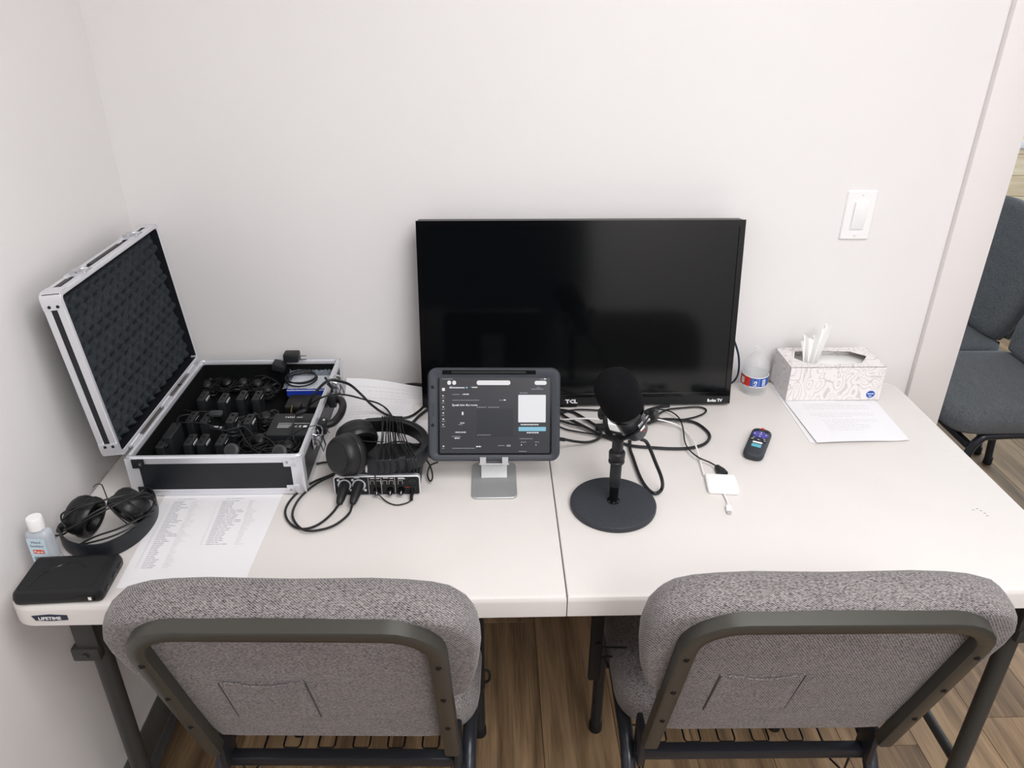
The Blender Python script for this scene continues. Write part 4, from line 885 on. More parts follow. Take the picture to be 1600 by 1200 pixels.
bm=BM(); a,b=at(874,686,.776),at(882,687,.770); cyl(bm,a,b,.0042,n=12); tag(obj('cable_plug',bm,M['rubber']),'short black plug at the right edge of the tablet','plug')
lead('charging_cable',PT([(874,656,Z),(890,655,Z+.008),(915,654,Z+.012),(940,656,Z+.010),(950,660,Z+.004)]),.0020,M['whitec'],'short white cable behind the microphone yoke, left of the charger')
lead('charging_cable',PT([(1012,655,Z+.010),(1025,655,Z+.010),(1040,658,Z+.009),(1060,665,Z+.004),(1075,678,Z+.002),(1086,694,Z+.009),(1092,712,Z+.003),(1096,728,Z+.001),(1100,742,Z)]),.0017,M['whitec'],'white cable from the charger curving down to the white adapter')
lead('hdmi_cable',PT([(1003,660,Z+.010),(1012,646,Z+.006),(1025,640,Z+.003),(1045,642,Z+.005),(1060,652,Z+.009),(1067,668,Z+.006),(1070,690,Z+.009),(1078,704,Z+.006),(1092,715,Z+.007),(1108,722,Z+.004),(1119,728,Z+.004)]),.0016,M['cable'],'slim black cable running down to the black plug of the white adapter')
# white charger block
c0=at(967,664,.752); t=thing('charger_block','white square charger lying behind the microphone','charger',(c0.x,c0.y,TZ+.002))
bm=BM(); slab(bm,rrect(.060,.050,.006,4),rnd(.022,.004,4),(c0.x,c0.y+.008,TZ+.002),(1,-.2,0),(.2,1,0)); obj('charger_body',bm,M['white'],t)
bm=BM(); p=at(938,675,.75); bx(bm,(c0.x-.044,c0.y-.006,TZ+.010),(.020,.016,.014),.004); obj('plug_end',bm,M['rubber'],t)
# black strap/ strip with white mark under the mic
# adapter
q=[at(1112,768,.748),at(1157,771,.748),at(1143,741,.748),at(1100,739,.748)]
O=sum(q,Vector())/4; Xa=(q[1]-q[0]+q[2]-q[3]).normalized(); Ya=Vector((-Xa.y,Xa.x,0)); 
t=thing('display_adapter','white square display adapter with a black plug, right of the microphone','adapter',(O.x,O.y,TZ))
bm=BM(); slab(bm,rrect(.061,.061,.006,4),rnd(.0095,.003,4),(O.x,O.y,TZ+.0003),tuple(Xa),tuple(Ya)); obj('adapter_body',bm,M['white'],t)
bm=BM(); tube(bm,[O-Ya*.030+Vector((0,0,-.004)),O-Ya*.042+Vector((.001,0,-.004)),at(1136,782,.744),at(1138,792,.745)],.0019,8,5); tl_=obj('tail_cable',bm,M['whitec'],t)
a=at(1138,790,.7445); b=at(1140,803,.7445); bm=BM(); Y2=(b-a).normalized(); X2=Vector((-Y2.y,Y2.x,0)); slab(bm,rrect(.0105,.018,.002,3,0,.009),rnd(.0065,.0015,3),(a.x,a.y,TZ+.0004),tuple(-X2),tuple(Y2),(0,0,1)); obj('tail_plug',bm,M['white'],tl_)
bm=BM(); slab(bm,rrect(.0080,.0065,.0005,2,0,.0205),[(0,0),(0,.0045)],(a.x,a.y,TZ+.0014),tuple(-X2),tuple(Y2),(0,0,1)); obj('plug_contact',bm,M['chrome'],tl_)
a=at(1121,729,.748); bm=BM(); d=(at(1134,743,.748)-a); Y2=Vector((d.x,d.y,0)).normalized(); X2=Vector((Y2.y,-Y2.x,0))
slab(bm,[(-.004,-.004),(.004,-.004),(.0095,.012),(.0095,.026),(-.0095,.026),(-.0095,.012)],rnd(.010,.002,3),(a.x,a.y,TZ+.0006),tuple(X2),tuple(Y2),(0,0,1)); obj('black_plug',bm,M['rubber'],t)
# ================================================================ REMOTE
e0=(at(1171,712,TZ)+Vector((0,0,0))); e1=at(1199,661,TZ+.018)
p0=Vector((.4355,.424,TZ)); p1=Vector((.5075,.545,TZ)); Yr=Vector((.030,.128,0)).normalized(); 
pc=at(1184,692,TZ+.012); Yr=(at(1192,668,.755)-at(1174,712,.755)); Yr.z=0; Yr.normalize(); Xr=Vector((Yr.y,-Yr.x,0))
t=thing('remote_control','small black remote with a purple direction pad right of the adapter','remote',(pc.x,pc.y,TZ))
bm=BM(); slab(bm,rrect(.043,.122,.016,6),[(.006,.0004),(.002,.002),(0,.007),(0,.012),(.0015,.015),(.005,.0172)],(pc.x,pc.y,TZ),tuple(Xr),tuple(Yr),(0,0,1)); rb=obj('housing',bm,M['badge'] if False else M['micstand'],t)
def rp_(a,b,h=.0172): return Vector((pc.x,pc.y,TZ+h))+Xr*a+Yr*b
def rbt(name,a,b,w,l,m,h=.0016,r=None,sx=1):
    bm=BM(); slab(bm,rrect(w,l,r or min(w,l)*.48,4),[(0,-.0005),(0,h-.0005),(.0006,h)],rp_(a,b),tuple(Xr),tuple(Yr),(0,0,1)); return obj(name,bm,m,t)
dp=rbt('direction_pad',0,.027,.034,.026,M['purple'],.0018)
for a,b in ((0,.036),(0,.018),(-.012,.027),(.012,.027)):
    bm=BM(); slab(bm,rrect(.003,.0022,.0008,2),[(0,.0012),(0,.0022)],rp_(a,b),tuple(Xr),tuple(Yr),(0,0,1)); obj('arrow',bm,M['lblw'],dp)
bm=BM(); text(bm,'OK',.0042,rp_(0,.0258,.0194),Xr,Yr,'CENTER',.0002); obj('lettering',bm,M['lblw'],dp)
rbt('power_button',0,.0545,.007,.006,M['red'],.0022)
for a in (-.011,.011): k=rbt('key',a,.047,.010,.006,M['gloss'])
for i,(a,b) in enumerate(((-.011,.009),(.011,.009),(-.013,.002),(0,.0025),(.013,.002))):
    k=rbt('key',a,b,.009,.005,M['gloss']); bm=BM(); quad(bm,rp_(a,b,.0189),Xr,Yr,-.0022,.0022,-.0007,.0007); obj('key_mark',bm,M['lblw'],k)
for b,m in ((-.008,M['lblw']),(-.0185,M['teal']),(-.025,M['teal'])): rbt('shortcut_key',0,b,.021,.0048,m)
# ================================================================ WATER BOTTLE
wb=at(1174,611,TZ); wb=Vector((.527,.712,TZ))
t=thing('water_bottle','small clear water bottle with a red and blue label beside the television','bottle',wb)
bm=BM(); n=40
prof=[(.022,0),(.029,.003),(.0305,.010),(.0300,.018),(.0315,.024),(.0315,.054),(.0312,.058),(.0318,.066),(.0300,.078),(.0250,.090),(.0170,.100),(.0130,.106),(.0125,.110),(.0155,.111),(.0155,.113),(.0122,.1135),(.0122,.120)]
x,y=Vector((1,0,0)),Vector((0,1,0)); rs=[]
for r,z in prof:
    ring=[]
    for i in range(n):
        a=2*math.pi*i/n; k=1+(.05*math.cos(6*a) if z<.012 else .012*math.cos(10*a) if .022>z else 0)
        ring.append(wb+Vector((r*k*math.cos(a),r*k*math.sin(a),z+.0004)))
    rs.append(ring)
rings(bm,rs,True,False); obj('bottle_shell',bm,M['pet'],t)
bm=BM(); lathe(bm,[(.021,.003),(.028,.005),(.0292,.012),(.0300,.024),(.0300,.066),(.0298,.0662)],wb,n=32); obj('water',bm,M['water'],t)
def lblarc(name,a0,a1,z0,z1,r,m,parent):
    bm=BM(); k=14; A=[[wb+Vector((rr_*math.cos(R(a0+(a1-a0)*i/k)),rr_*math.sin(R(a0+(a1-a0)*i/k)),z)) for rr_,z in ((r,z0),(r,z1),(r-.0006,z1),(r-.0006,z0))] for i in range(k+1)]
    rings(bm,A); return obj(name,bm,m,parent)
lb=lblarc('label',-100,259,.026,.052,.0322,M['blue'],t)
lblarc('label_backing',-100,260,.026,.052,.0319,M['lblw'],lb); lblarc('red_panel',140,233,.027,.051,.0325,M['red'],lb); lblarc('white_band',-100,259,.0505,.0525,.0326,M['lblw'],lb); lblarc('white_band',-100,259,.0255,.0275,.0326,M['lblw'],lb)
# print on the label
for (ang,kind) in ((256,'drop'),(292,'txt')):
    d=Vector((math.cos(R(ang)),math.sin(R(ang)),0)); tx=Vector((-d.y,d.x,0)); o_=wb+d*.0328
    bm=BM()
    if kind=='drop':
        slab(bm,rrect(.0075,.0085,.0036,5),[(0,0),(0,.0003)],o_+Vector((0,0,.0395)),tuple(tx),(0,0,1),tuple(d)); 
        obj('drop_emblem',bm,M['lblw'],lb)
        bm=BM(); slab(bm,rrect(.0035,.004,.0017,4),[(0,.0003),(0,.0006)],o_+Vector((0,0,.039)),tuple(tx),(0,0,1),tuple(d)); obj('drop_centre',bm,M['blue'],lb)
        bm=BM(); quad(bm,o_,tx,(0,0,1),-.004,.004,.0305,.0325); obj('label_print',bm,M['lblw'],lb)
    else:
        quad(bm,o_,tx,(0,0,1),-.0045,.0045,.031,.0472); obj('print_panel',bm,M['lblw'],lb)
        bm=BM()
        for k in range(6): quad(bm,o_+d*.0003,tx,(0,0,1),-.0038,.0038,.0325+.0024*k,.0333+.0024*k)
        obj('label_print',bm,M['blue'],lb)
d=Vector((math.cos(R(198)),math.sin(R(198)),0)); tx=Vector((-d.y,d.x,0)); bm=BM()
for k in range(3): quad(bm,wb+d*.0330,tx,(0,0,1),-.005+k*.0035,-.003+k*.0035,.031,.047)
obj('label_print',bm,M['lblw'],lb)
# blue-black cable at the right of the TV
lead('antenna_cable',[aty(1140,520,.735),aty(1147,532,.735),aty(1154,556,.735),aty(1154,580,.73),at(1148,594,TZ+.012),at(1136,602,TZ+.006),at(1118,610,TZ+.004)],.0026,M['bluecable'],'dark blue cable bulging out from behind the right edge of the television')
lead('power_cable',[at(634,602,TZ+.004),at(645,601,TZ+.008),at(660,602,TZ+.010),at(680,606,TZ+.008)],.0050,M['cable'],'black cord end poking out behind the left edge of the television')
# ================================================================ TISSUE BOX
TBX0,TBY0,TW_,TD_,TH_=.589,.6535,.228,.112,.089
t=thing('tissue_box','marble-patterned white tissue box with one tissue pulled up','tissue box',(TBX0+TW_/2,TBY0+TD_/2,TZ+.0045))
z0=TZ+.0045; x0,x1,y0,y1,z1=TBX0,TBX0+TW_,TBY0,TBY0+TD_,z0+TH_
bm=BM(); w_=.0012
bx(bm,((x0+x1)/2,y0+w_/2,(z0+z1)/2),(TW_,w_,TH_)); obj('side_panel',bm,M['marble'],t)
for c_,s_ in ((((x0+x1)/2,y1-w_/2,(z0+z1)/2),(TW_,w_,TH_)),((x0+w_/2,(y0+y1)/2,(z0+z1)/2),(w_,TD_-.003,TH_)),((x1-w_/2,(y0+y1)/2,(z0+z1)/2),(w_,TD_-.003,TH_)),(((x0+x1)/2,(y0+y1)/2,z0+w_/2),(TW_-.003,TD_-.003,w_))):
    bm=BM(); bx(bm,c_,s_); obj('side_panel',bm,M['marble'],t)
# top with a large torn-out opening: hexagon-like slot
bm=BM(); out=[(x0,y0),(x1,y0),(x1,y1),(x0,y1)]
cxm,cym=(x0+x1)/2,(y0+y1)/2
hole=[(x0+.024,cym-.004),(x0+.046,y0+.022),(cxm-.01,y0+.017),(x1-.050,y0+.022),(x1-.022,cym+.004),(x1-.052,y1-.024),(cxm,y1-.018),(x0+.040,y1-.022)]
o8=[(x0,cym),(x0,y0),(cxm,y0),(x1,y0),(x1,cym),(x1,y1),(cxm,y1),(x0,y1)]
A=[[bm.verts.new((a,b,z)) for a,b in q] for q,z in ((o8,z1),(hole,z1),(hole,z1-.001),(o8,z1-.001))]
for a,b in zip(A,A[1:]+A[:1]):
    for i in range(8): bm.faces.new((a[i],a[(i+1)%8],b[(i+1)%8],b[i]))
obj('top_panel',bm,M['marble'],t)
bm=BM(); bx(bm,(cxm,cym,z0+.045),(TW_-.004,TD_-.004,.050),.004); obj('tissue_stack',bm,M['tissue'],t)
# brand roundel with lettering
rc_=aty(1360,616,y0-.0002); bm=BM(); slab(bm,[(.0105*math.cos(R(a)),.0095*math.sin(R(a))) for a in range(0,360,15)],[(0,0),(0,.0004)],rc_,(1,0,0),(0,0,1),(0,-1,0)); rd=obj('blue_roundel',bm,M['blue'],t)
bm=BM(); text(bm,'Kleenex',.0056,rc_+Vector((0,-.0004,.0002)),(1,0,.08),(0,0,1),'CENTER',.0002,sx=.8); quad(bm,rc_+Vector((0,-.0004,0)),(1,0,0),(0,0,1),-.004,.004,-.0045,-.0035); quad(bm,rc_+Vector((0,-.0004,0)),(1,0,0),(0,0,1),-.003,.003,-.0068,-.006); obj('lettering',bm,M['lblw'],rd)
bm=BM(); rr=random.Random(2)
a=aty(1368,590,y0-.0003)
text(bm,'trusted care',.005,a+Vector((0,0,0)),(1,0,.05),(0,0,1),'CENTER',.0,sx=.8) if False else None
for k in range(7): quad(bm,a,(1,0,0),(0,0,1),-.012+k*.0032,-.0108+k*.0032,0,.0035+(k%3)*.001)
obj('small_print',bm,M['ink'],t)
# pulled-up tissue
bm=BM(); NU,NV=44,18; bs=Vector((x0+.058,cym-.010,z1-.020)); g=[]
for i in range(NU+1):
    u=i/NU; row=[]; s_=u*2-1
    for j in range(NV+1):
        v=j/NV
        wdt=.017+.020*v**1.3; hgt=.076+.016*s_-.010*math.cos(s_*4.2)*(1-abs(s_)*.4)
        fold=math.sin(s_*9+1)*(.010-.002*v)+.006*math.sin(s_*17)*v
        row.append(bm.verts.new(bs+Vector((s_*wdt+.012*v,fold+.010*v*s_+.020*v*v,v*hgt))))
    g.append(row)
for i in range(NU):
    for j in range(NV): bm.faces.new((g[i][j],g[(i+1)][j],g[(i+1)][j+1],g[i][j+1]))
ts_=obj('pulled_tissue',bm,M['tissue'],t,ang=70)
# ================================================================ HAND SANITIZER
sc_=Vector((-.897,.118,TZ)); t=thing('hand_sanitizer','clear hand sanitizer bottle with white cap beside the left wall','bottle',sc_)
rz=R(-4)
def sslab(bm,o,lay): slab(bm,o,lay,sc_,(math.cos(rz),math.sin(rz),0),(-math.sin(rz),math.cos(rz),0),(0,0,1))
bm=BM(); sslab(bm,rrect(.042,.027,.010,6),[(.003,.0004),(0,.004),(0,.055),(.001,.060),(.004,.064),(.008,.0665),(.0125,.0675)]); obj('bottle_shell',bm,M['gel'],t)
bm=BM(); lathe(bm,[(.0115,.0665),(.0128,.068),(.0128,.088),(.0118,.0905),(.003,.0908)],sc_,n=32); cp=obj('cap',bm,M['white'],t)
F=Vector((math.sin(rz),-math.cos(rz),0)); Xs=Vector((math.cos(rz),math.sin(rz),0)); fc_=sc_+F*.0137
bm=BM(); slab(bm,rrect(.031,.050,.002,3,0,.0295),[(0,0),(0,.0004)],fc_,tuple(Xs),(0,0,1),tuple(F)); lb=obj('label',bm,M['sanlbl'],t)
bm=BM(); text(bm,'Hand',.0080,fc_+F*.0005+Vector((0,0,.0450)),Xs,(0,0,1),'CENTER',0,sx=.95); text(bm,'Sanitizer',.0074,fc_+F*.0005+Vector((0,0,.0375)),Xs,(0,0,1),'CENTER',0,sx=.95); obj('lettering',bm,M['navy'],lb)
bm=BM(); slab(bm,rrect(.019,.0085,.001,2,0,.0275),[(0,.0004),(0,.0007)],fc_,tuple(Xs),(0,0,1),tuple(F)); obj('orange_panel',bm,M['orange'],lb)
bm=BM(); text(bm,'Purel',.0074,fc_+F*.0009+Vector((0,0,.0252)),Xs,(0,0,1),'CENTER',.0002); obj('lettering',bm,M['lblw'],lb)
bm=BM(); xx=-.011
for k in range(11):
    w=(.0006,.0011,.0004,.0015)[k%4]; quad(bm,fc_+F*.0004,Xs,(0,0,1),xx,xx+w,.006,.0165); xx+=w+.0011
obj('barcode',bm,M['navy'],lb)
# ================================================================ BLACK MEDIA BOX ON THE TABLE CORNER
q=[(-.905,.010),(-.750,.006),(-.737,.105),(-.880,.110)]
a,b_,c_,d=at(18,944,TZ),at(160,942,TZ),at(196,905,TZ),at(52,905,TZ)
zt=TZ+.024
tp=[at(14,934,zt),at(152,927,zt),at(192,880,zt),at(50,882,zt)]
O=sum(tp,Vector())/4
t=thing('media_box','flat black plastic box on the left front corner of the table','electronics',(O.x,O.y,TZ))
Xb=(tp[1]-tp[0]).normalized(); Xb.z=0; Xb.normalize(); Yb=Vector((-Xb.y,Xb.x,0)); Wb=.142; Db=.098; O=Vector((-.826,.053,TZ))
t.location=O
bm=BM(); slab(bm,rrect(Wb,Db,.010,5),[(.004,.0005),(.001,.004),(0,.012),(.0015,.019),(.0035,.0232),(.006,.0245)],O,tuple(Xb),tuple(Yb)); bd=obj('housing',bm,M['black'],t)
bm=BM(); slab(bm,rrect(Wb-.022,Db-.020,.010,5,-.006,0),[(0,.0243),(.0006,.0250)],O,tuple(Xb),tuple(Yb)); obj('top_panel',bm,M['blackm'],t)
bm=BM(); tube(bm,[O+Xb*x+Yb*y+Vector((0,0,.0252)) for x,y in ((-.050,-.030),(-.040,-.002),(-.020,.018),(.004,.024),(.026,.010))],.0007,5,5); obj('embossed_arc',bm,M['gloss'],t)
bm=BM(); bx(bm,(0,0,0),(.030,.002,.010),.001,rot=Matrix.Rotation(math.atan2(Xb.y,Xb.x),3,'Z')); bmesh.ops.translate(bm,vec=O+Xb*.046-Yb*(Db/2)+Vector((0,0,.011)),verts=bm.verts); pt=obj('port',bm,M['gloss'],t)
bm=BM(); bx(bm,O+Xb*.052-Yb*(Db/2+.001)+Vector((0,0,.011)),(.005,.001,.006)); obj('sticker',bm,M['lblw'],pt)
for k,yy in enumerate((-.028,.002,.026)):
    bm=BM(); bx(bm,O+Xb*(Wb/2)+Yb*yy+Vector((0,0,.012)),(.0012,.014,.006),.0004); obj('port',bm,M['gloss'],t)
# earbud piece next to the sanitizer
p=at(107,874,TZ); bm=BM(); slab(bm,rrect(.010,.006,.0025,4),rnd(.006,.0015,3),(p.x,p.y,TZ+.0004),(.8,-.5,0),(.5,.8,0)); t=thing('small_adapter','tiny white connector lying between the sanitizer and the left headphones','connector',(p.x,p.y,TZ)); obj('connector_body',bm,M['white'],t)
bm=BM(); tube(bm,[at(103,871,TZ+.003),at(97,862,TZ+.003),at(93,852,TZ+.003)],.001,6,4); obj('connector_wire',bm,M['alu'],t)
# ================================================================ HEADPHONES
def band(bm,pts,z0,z1,th_,k=6,tilt=0):
    """strip headband following pts (closed=False) between heights"""
    P=crom([Vector((a,b,0)) for a,b in pts],k); rs=[]; n=len(P)
    for i,p in enumerate(P):
        tdir=(P[min(i+1,n-1)]-P[max(i-1,0)]).normalized(); nr=Vector((tdir.y,-tdir.x,0))
        zz0=z0(i/(n-1)) if callable(z0) else z0; zz1=z1(i/(n-1)) if callable(z1) else z1; m_=(zz1-zz0)*.12
        rs.append([p+nr*a+Vector((0,0,b)) for a,b in ((th_/2-.0008,zz0),(th_/2,zz0+m_),(th_/2,zz1-m_),(th_/2-.0008,zz1),(-th_/2+.0008,zz1),(-th_/2,zz1-m_),(-th_/2,zz0+m_),(-th_/2+.0008,zz0))])
    rings(bm,rs)
def cup(t,c,axis,R_,names=True,pad=M['pad'],shell=M['black'],depth=.022,disc=True):
    """axis: from cushion (inner) to outer shell"""
    a=Vector(axis).normalized(); c=Vector(c)
    bm=BM(); lathe(bm,[(R_*.96,-.002),(R_*.98,.004),(R_*.96,depth*.5),(R_*.86,depth*.85),(R_*.74,depth),(.002,depth+.0005)],c,a,36); s_=obj('ear_cup',bm,shell,t)
    bm=BM(); lathe(bm,[(R_*.97,-.001),(R_*1.03,-.006),(R_*1.02,-.014),(R_*.94,-.0195),(R_*.80,-.021),(R_*.66,-.018),(R_*.60,-.011),(R_*.58,-.006),(.002,-.006)],c,a,36); obj('ear_cushion',bm,pad,t)
    if disc:
        bm=BM(); lathe(bm,[(R_*.72,depth-.001),(R_*.72,depth+.0012),(R_*.66,depth+.0018),(.002,depth+.0018)],c,a,36); obj('outer_disc',bm,M['dgrey'],s_)
    return s_
# headphones on the left
hl=[at(x,y,TZ) for x,y in ((98,842),(102,856),(116,868),(140,874),(168,872),(200,858),(226,838),(243,815),(247,797),(241,784),(231,780))]
t=thing('headphones','black headphones lying on their side by the sanitizer at the left wall','headphones',(-.83,.19,TZ))
bm=BM(); band(bm,[(p.x,p.y) for p in hl],TZ+.0008,lambda u:TZ+.029+.004*math.sin(3.14*u),.0045); hb=obj('headband',bm,M['band'],t)
bm=BM(); band(bm,[(p.x*.985-.0118,p.y*.985+.003) for p in hl[2:9]],TZ+.003,TZ+.027,.005); obj('band_padding',bm,M['pad'],hb)
c1=at(132,806,TZ+.043); c2=at(203,790,TZ+.043); cup(t,c1,(-.80,.12,.22),.037); cup(t,c2,(.35,.62,.32),.035)
for (p_,q_) in (((hl[0].x,hl[0].y,TZ+.018),(c1.x-.020,c1.y-.012,TZ+.036)),((hl[-1].x,hl[-1].y,TZ+.018),(c2.x+.018,c2.y+.012,TZ+.040))):
    bm=BM(); tube(bm,[p_,((p_[0]+q_[0])/2-.004,(p_[1]+q_[1])/2,(p_[2]+q_[2])/2+.004),q_],.0065,10,4); obj('cup_arm',bm,M['band'],t)
def w3(l): return [at(a,b,z) for a,b,z in l]
for i,l in enumerate([[(98,812,.80),(120,795,.822),(150,785,.826),(185,776,.826),(215,772,.815),(238,778,.79),(244,790,.775)],
    [(100,830,.78),(130,815,.812),(165,797,.822),(195,782,.824),(225,770,.815),(240,776,.80)],
    [(112,854,.755),(140,848,.765),(175,838,.772),(210,822,.778),(235,806,.776)],
    [(122,852,.752),(150,838,.765),(185,826,.775),(218,810,.782),(240,798,.778)],
    [(146,761,.79),(150,757,.81),(158,757,.82),(162,764,.82),(170,785,.826),(178,800,.82),(198,818,.78)],
    [(104,824,.79),(96,812,.79),(98,802,.80),(120,792,.82),(160,783,.828)],[(86,837,.748),(95,836,.75),(104,832,.765),(130,812,.815),(170,790,.828),(232,775,.80),(243,784,.785)]]):
    bm=BM(); tube(bm,w3(l),.0017 if i!=4 else .0011,7,5); obj('wrapped_cord',bm,M['cable'],t)
# bigger headphones lying on the audio interface
ix0,ix1,iy0,iy1=-.430,-.262,.291,.412; IT=TZ+.047
t=thing('headphones','large black headphones wrapped in their cord on top of the audio interface','headphones',(-.36,.39,IT))
hp=[(-.396,.304),(-.350,.296),(-.305,.298),(-.272,.314),(-.254,.345),(-.252,.385),(-.270,.425),(-.302,.452),(-.345,.464),(-.385,.462)]
bm=BM(); band(bm,hp,IT+.0008,lambda u:IT+.034-.004*u,.006); hb=obj('headband',bm,M['band'],t)
hi=[(x*.94-.0200,y*.94+.0225) for x,y in hp[2:]]
bm=BM(); band(bm,hi,IT+.003,IT+.030,.014); obj('band_padding',bm,M['pad'],hb)
c3=at(541,711,IT+.0435); c4=at(556,684,IT+.0435); cup(t,c3,(-.50,-.62,.22),.041,depth=.024); cup(t,c4,(-.35,.72,.35),.041,depth=.022)
for p_,q_ in (((-.396,.304,IT+.018),(c3.x-.010,c3.y-.016,IT+.028)),((-.385,.462,IT+.018),(c4.x-.006,c4.y+.016,IT+.034))):
    bm=BM(); tube(bm,[p_,((p_[0]+q_[0])/2,(p_[1]+q_[1])/2-.004,p_[2]+.004),q_],.012,12,4); obj('cup_arm',bm,M['band'],t)
# side lettering on the band
lp=aty(578,722,.309); bm=BM(); text(bm,'SONY',.0058,Vector((-.386,.3050,IT+.008)),(0.05,0,1),(-.95,.25,0),'LEFT',.0002) if False else None
bm.free()
bm=BM(); d=Vector((.046,-.008,0)).normalized(); text(bm,'PHILIPS',.0062,Vector((-.3620,.2958,IT+.0070)),(0,0,1),(-d.x,-d.y,0),'LEFT',.0002,lift=.0022,sx=.85); obj('lettering',bm,M['lblw'],hb)
rr=random.Random(21)
for k in range(10):
    x=-.352+.0045*k; x2=-.338+.0078*k+rr.uniform(-.006,.006)
    bm=BM(); zb=IT+.034
    pts=[(x,.4675,zb-.006),(x-.001,.458,zb-.001),((x+x2)/2+rr.uniform(-.008,.008),.38,zb-.004+rr.uniform(-.006,.003)),(x2,.300,zb+.0035),(x2+.001,.2925,zb-.004),(x2+.002,.2920,IT+.008),((x2+x)/2,.305,IT+.0035),((x+x2)/2,.38,IT+.0035),(x+.002,.45,IT+.0035),(x+.001,.4690,IT+.006)]
    tube(bm,pts,.0012,6,4,closed=True); obj('wrapped_cord',bm,M['cable'],t)
bm=BM(); tube(bm,w3([(530,668,.845),(545,680,.84),(565,688,.835),(582,690,.83),(600,690,.825)]),.0011,6,5); obj('wrapped_cord',bm,M['cablem'],t)
for l in ([(640,700,.80),(660,712,.79),(672,728,.775),(676,745,.755),(672,752,.748),(668,742,.752),(672,728,.765),(684,722,.765)],[(600,694,.79),(625,690,.795),(645,694,.795),(662,700,.79),(672,715,.78)],[(655,676,.79),(668,683,.785),(676,683,.78)]):
    bm=BM(); tube(bm,w3(l),.0017,7,5); obj('loose_cord',bm,M['cable'],t)
# ================================================================ AUDIO INTERFACE
t=thing('audio_interface','black audio interface with silver rim, knobs and two plugged cables','audio interface',((ix0+ix1)/2,(iy0+iy1)/2,TZ))
IH=.046; icx=(ix0+ix1)/2; iw=ix1-ix0
bm=BM(); o=rrect(iw-.004,IH-.003,.006,4,0,IH/2); slab(bm,o,[(0,.006),(0,iy1-iy0)],(icx,iy0,TZ+.001),(1,0,0),(0,0,1),(0,1,0)); obj('housing',bm,M['black'],t)
bm=BM(); o=rrect(iw,IH,.007,5,0,IH/2); oi=inset(o,.0022)
A=[[bm.verts.new((icx+a,y,TZ+.0008+b)) for a,b in q] for q,y in ((o,iy0+.009),(o,iy0+.001),(inset(o,.0008),iy0),(oi,iy0),(oi,iy0+.009))]; n=len(o)
for a,b in zip(A,A[1:]):
    for i in range(n): bm.faces.new((a[i],a[(i+1)%n],b[(i+1)%n],b[i]))
obj('silver_rim',bm,M['alu'],t)
bm=BM(); slab(bm,inset(o,.0020),[(0,0),(0,.003)],(icx,iy0+.0012,TZ+.0008),(1,0,0),(0,0,1),(0,1,0)); fp=obj('front_panel',bm,M['gloss'] if False else M['blackm'],t)
def fpnt(u,v,d=0): return Vector((ix0+u*iw,iy0+.0010-d,TZ+.0008+v*IH))
for u in (.125,.290):
    p=fpnt(u,.56); bm=BM(); lathe(bm,[(.0128,0),(.0132,.0008),(.0122,.0012),(.0116,.0004),(.010,.0002)],p,(0,-1,0),32); sk=obj('socket_ring',bm,M['grey'] if False else M['alu'],fp)
    for a,b in ((-.0115,.0115),(.0115,-.0125)):
        bm=BM(); lathe(bm,[(.0028,0),(.0026,.001),(.001,.0014)],p+Vector((a,0,b)),(0,-1,0),12); obj('screw',bm,M['alu'],fp)
    # XLR plug and strain relief, drooping towards the viewer
    dv=Vector((-.10 if u<.2 else -.16,-1,-.30)).normalized(); 
    bm=BM(); lathe(bm,[(.0095,-.003),(.0100,.004),(.0098,.020),(.0088,.026),(.0080,.034),(.0062,.044),(.0035,.047)],p,tuple(dv),20); obj('cable_plug',bm,M['rubber'],fp)
for u,v in ((.495,.28),(.650,.28),(.775,.28)):
    bm=BM(); p=fpnt(u,v); lathe(bm,[(.0072,0),(.0070,.003),(.0058,.010),(.0052,.0115),(.001,.0118)],p,(0,-1,0),20); kn=obj('knob',bm,M['gloss'],fp)
    bm=BM(); bx(bm,p+Vector((.0008,-.0121,.0012)),(.0011,.0006,.0068),rot=Matrix.Rotation(R(10),3,'Y')); obj('pointer',bm,M['lblw'],kn) if u>.5 or True else None
for u,v in ((.445,.66),(.520,.66),(.590,.66),(.665,.66),(.770,.66)):
    bm=BM(); p=fpnt(u,v); bx(bm,p+Vector((0,-.0006,0)),(.0064,.002,.0064),.0008); obj('button',bm,M['gloss'],fp)
bm=BM()
for u in (.400,.548,.705): quad(bm,fpnt(u,.06,.0002),(1,0,0),(0,0,1),0,.0005,0,IH*.86)
for u,v in ((.445,.66),(.520,.66),(.590,.66),(.665,.66),(.770,.66)):
    p=fpnt(u,v,.0002)
    for (a,b,c_,d) in ((-.0044,.0044,.0040,.0044),(-.0044,-.0040,-.0044,.0044),(.0040,.0044,-.0044,.0044)): quad(bm,p,(1,0,0),(0,0,1),a,b,c_,d)
for u,v,w in ((.425,.86,.008),(.475,.86,.010),(.575,.88,.010),(.650,.86,.007),(.745,.88,.012),(.745,.83,.014),(.07,.9,.010),(.24,.9,.010)): quad(bm,fpnt(u,v,.0002),(1,0,0),(0,0,1),0,w,0,.0012)
obj('printed_marks',bm,M['trim'],fp)
for v in (.70,.34):
    bm=BM(); p=fpnt(.905,v); lathe(bm,[(.0068,0),(.0066,.0014),(.0044,.0016),(.004,.0004)],p,(0,-1,0),20); obj('jack_socket',bm,M['dgrey'],fp)
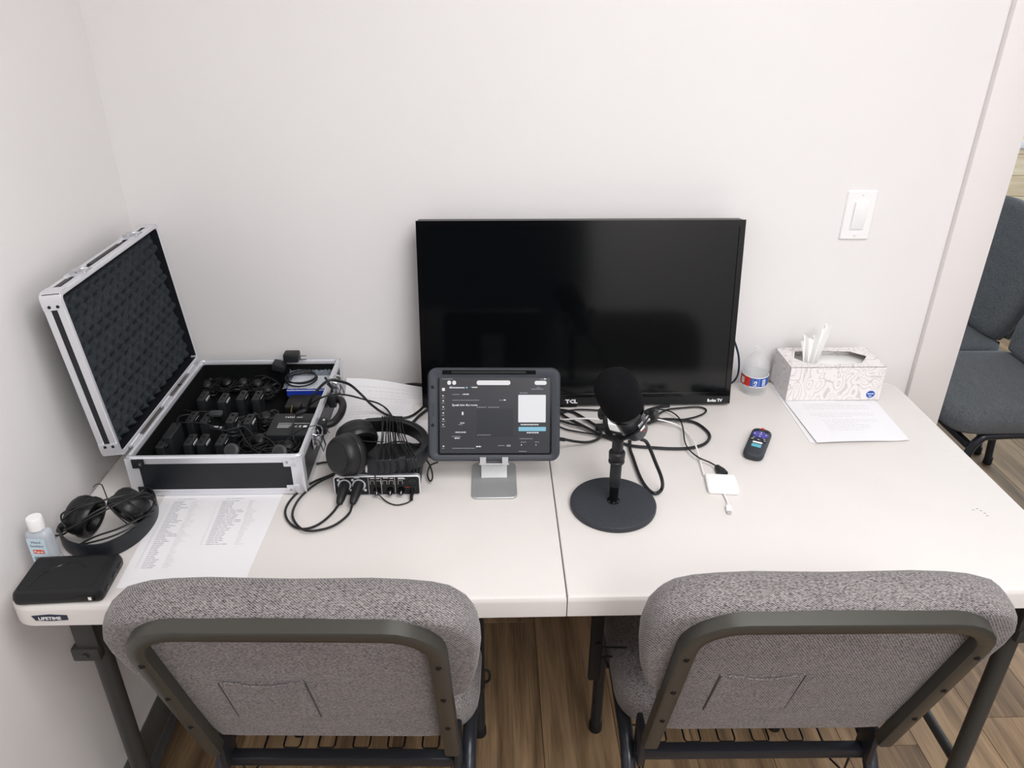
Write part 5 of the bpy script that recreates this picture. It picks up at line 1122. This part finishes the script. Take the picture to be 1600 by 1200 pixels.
bm=BM(); quad(bm,fpnt(.825,.40,.0002),(1,0,0),(0,0,1),0,.007,0,.0012); obj('red_mark',bm,M['red'],fp)
# headphone jack with adapter, pointing down to the table
p=fpnt(.905,.34,.001); bm=BM(); lathe(bm,[(.0042,0),(.0044,.012),(.0034,.013),(.0034,.024),(.002,.025)],p,(-.05,-1,-.62),14); jk=obj('jack_plug',bm,M['gloss'],fp)
pe=p+Vector((-.05,-1,-.62)).normalized()*.024
lead('headphone_cable',[pe,pe+Vector((-.006,-.006,-.001)),at(628,788,TZ+.003),at(618,789,TZ+.0025),at(606,785,TZ+.003),at(596,777,TZ+.006),at(589,768,TZ+.018),fpnt(.500,.62,.012),fpnt(.500,.86,.010),fpnt(.49,1.1,.004)],.0013,M['cablem'],'short grey cable looping across the front of the audio interface')
def plend(u):
    p=fpnt(u,.56); dv=Vector((-.10 if u<.2 else -.16,-1,-.30)).normalized(); return p+dv*.046
e1=plend(.125); e2=plend(.290)
lead('microphone_cable',[e1,at(518,803,Z+.004),at(500,818,Z),at(480,826,Z),at(462,824,Z),at(449,812,Z),at(446,797,Z),at(455,780,Z),at(472,764,Z),at(492,752,Z),at(512,744,Z),at(530,736,Z),at(545,728,Z)],.0023,M['cable'],'outer of two black cables looping left from the audio interface')
lead('microphone_cable',[e2,at(545,803,Z+.004),at(524,820,Z+.001),at(500,828,Z+.001),at(478,829,Z+.0045),at(464,820,Z+.002),at(457,804,Z+.001),at(463,786,Z+.001),at(476,770,Z+.001),at(494,756,Z+.003),at(515,745,Z+.0045),at(532,738,Z+.0045),at(550,731,Z+.004)],.0023,M['cable'],'inner of two black cables looping left from the audio interface')
lead('power_cable',[at(485,728,Z),at(498,724,Z),at(512,722,Z),at(528,722,Z)],.0022,M['cable'],'short black cable between the case and the headphones')
# grey block behind the tablet cables, black cable beside the headphones
lead('usb_cable',PT([(622,668,.752),(640,664,.750),(655,650,.747),(668,640,.746),(682,632,.745)]),.0036,M['cable'],'thick black cable end behind the big headphones toward the tablet')
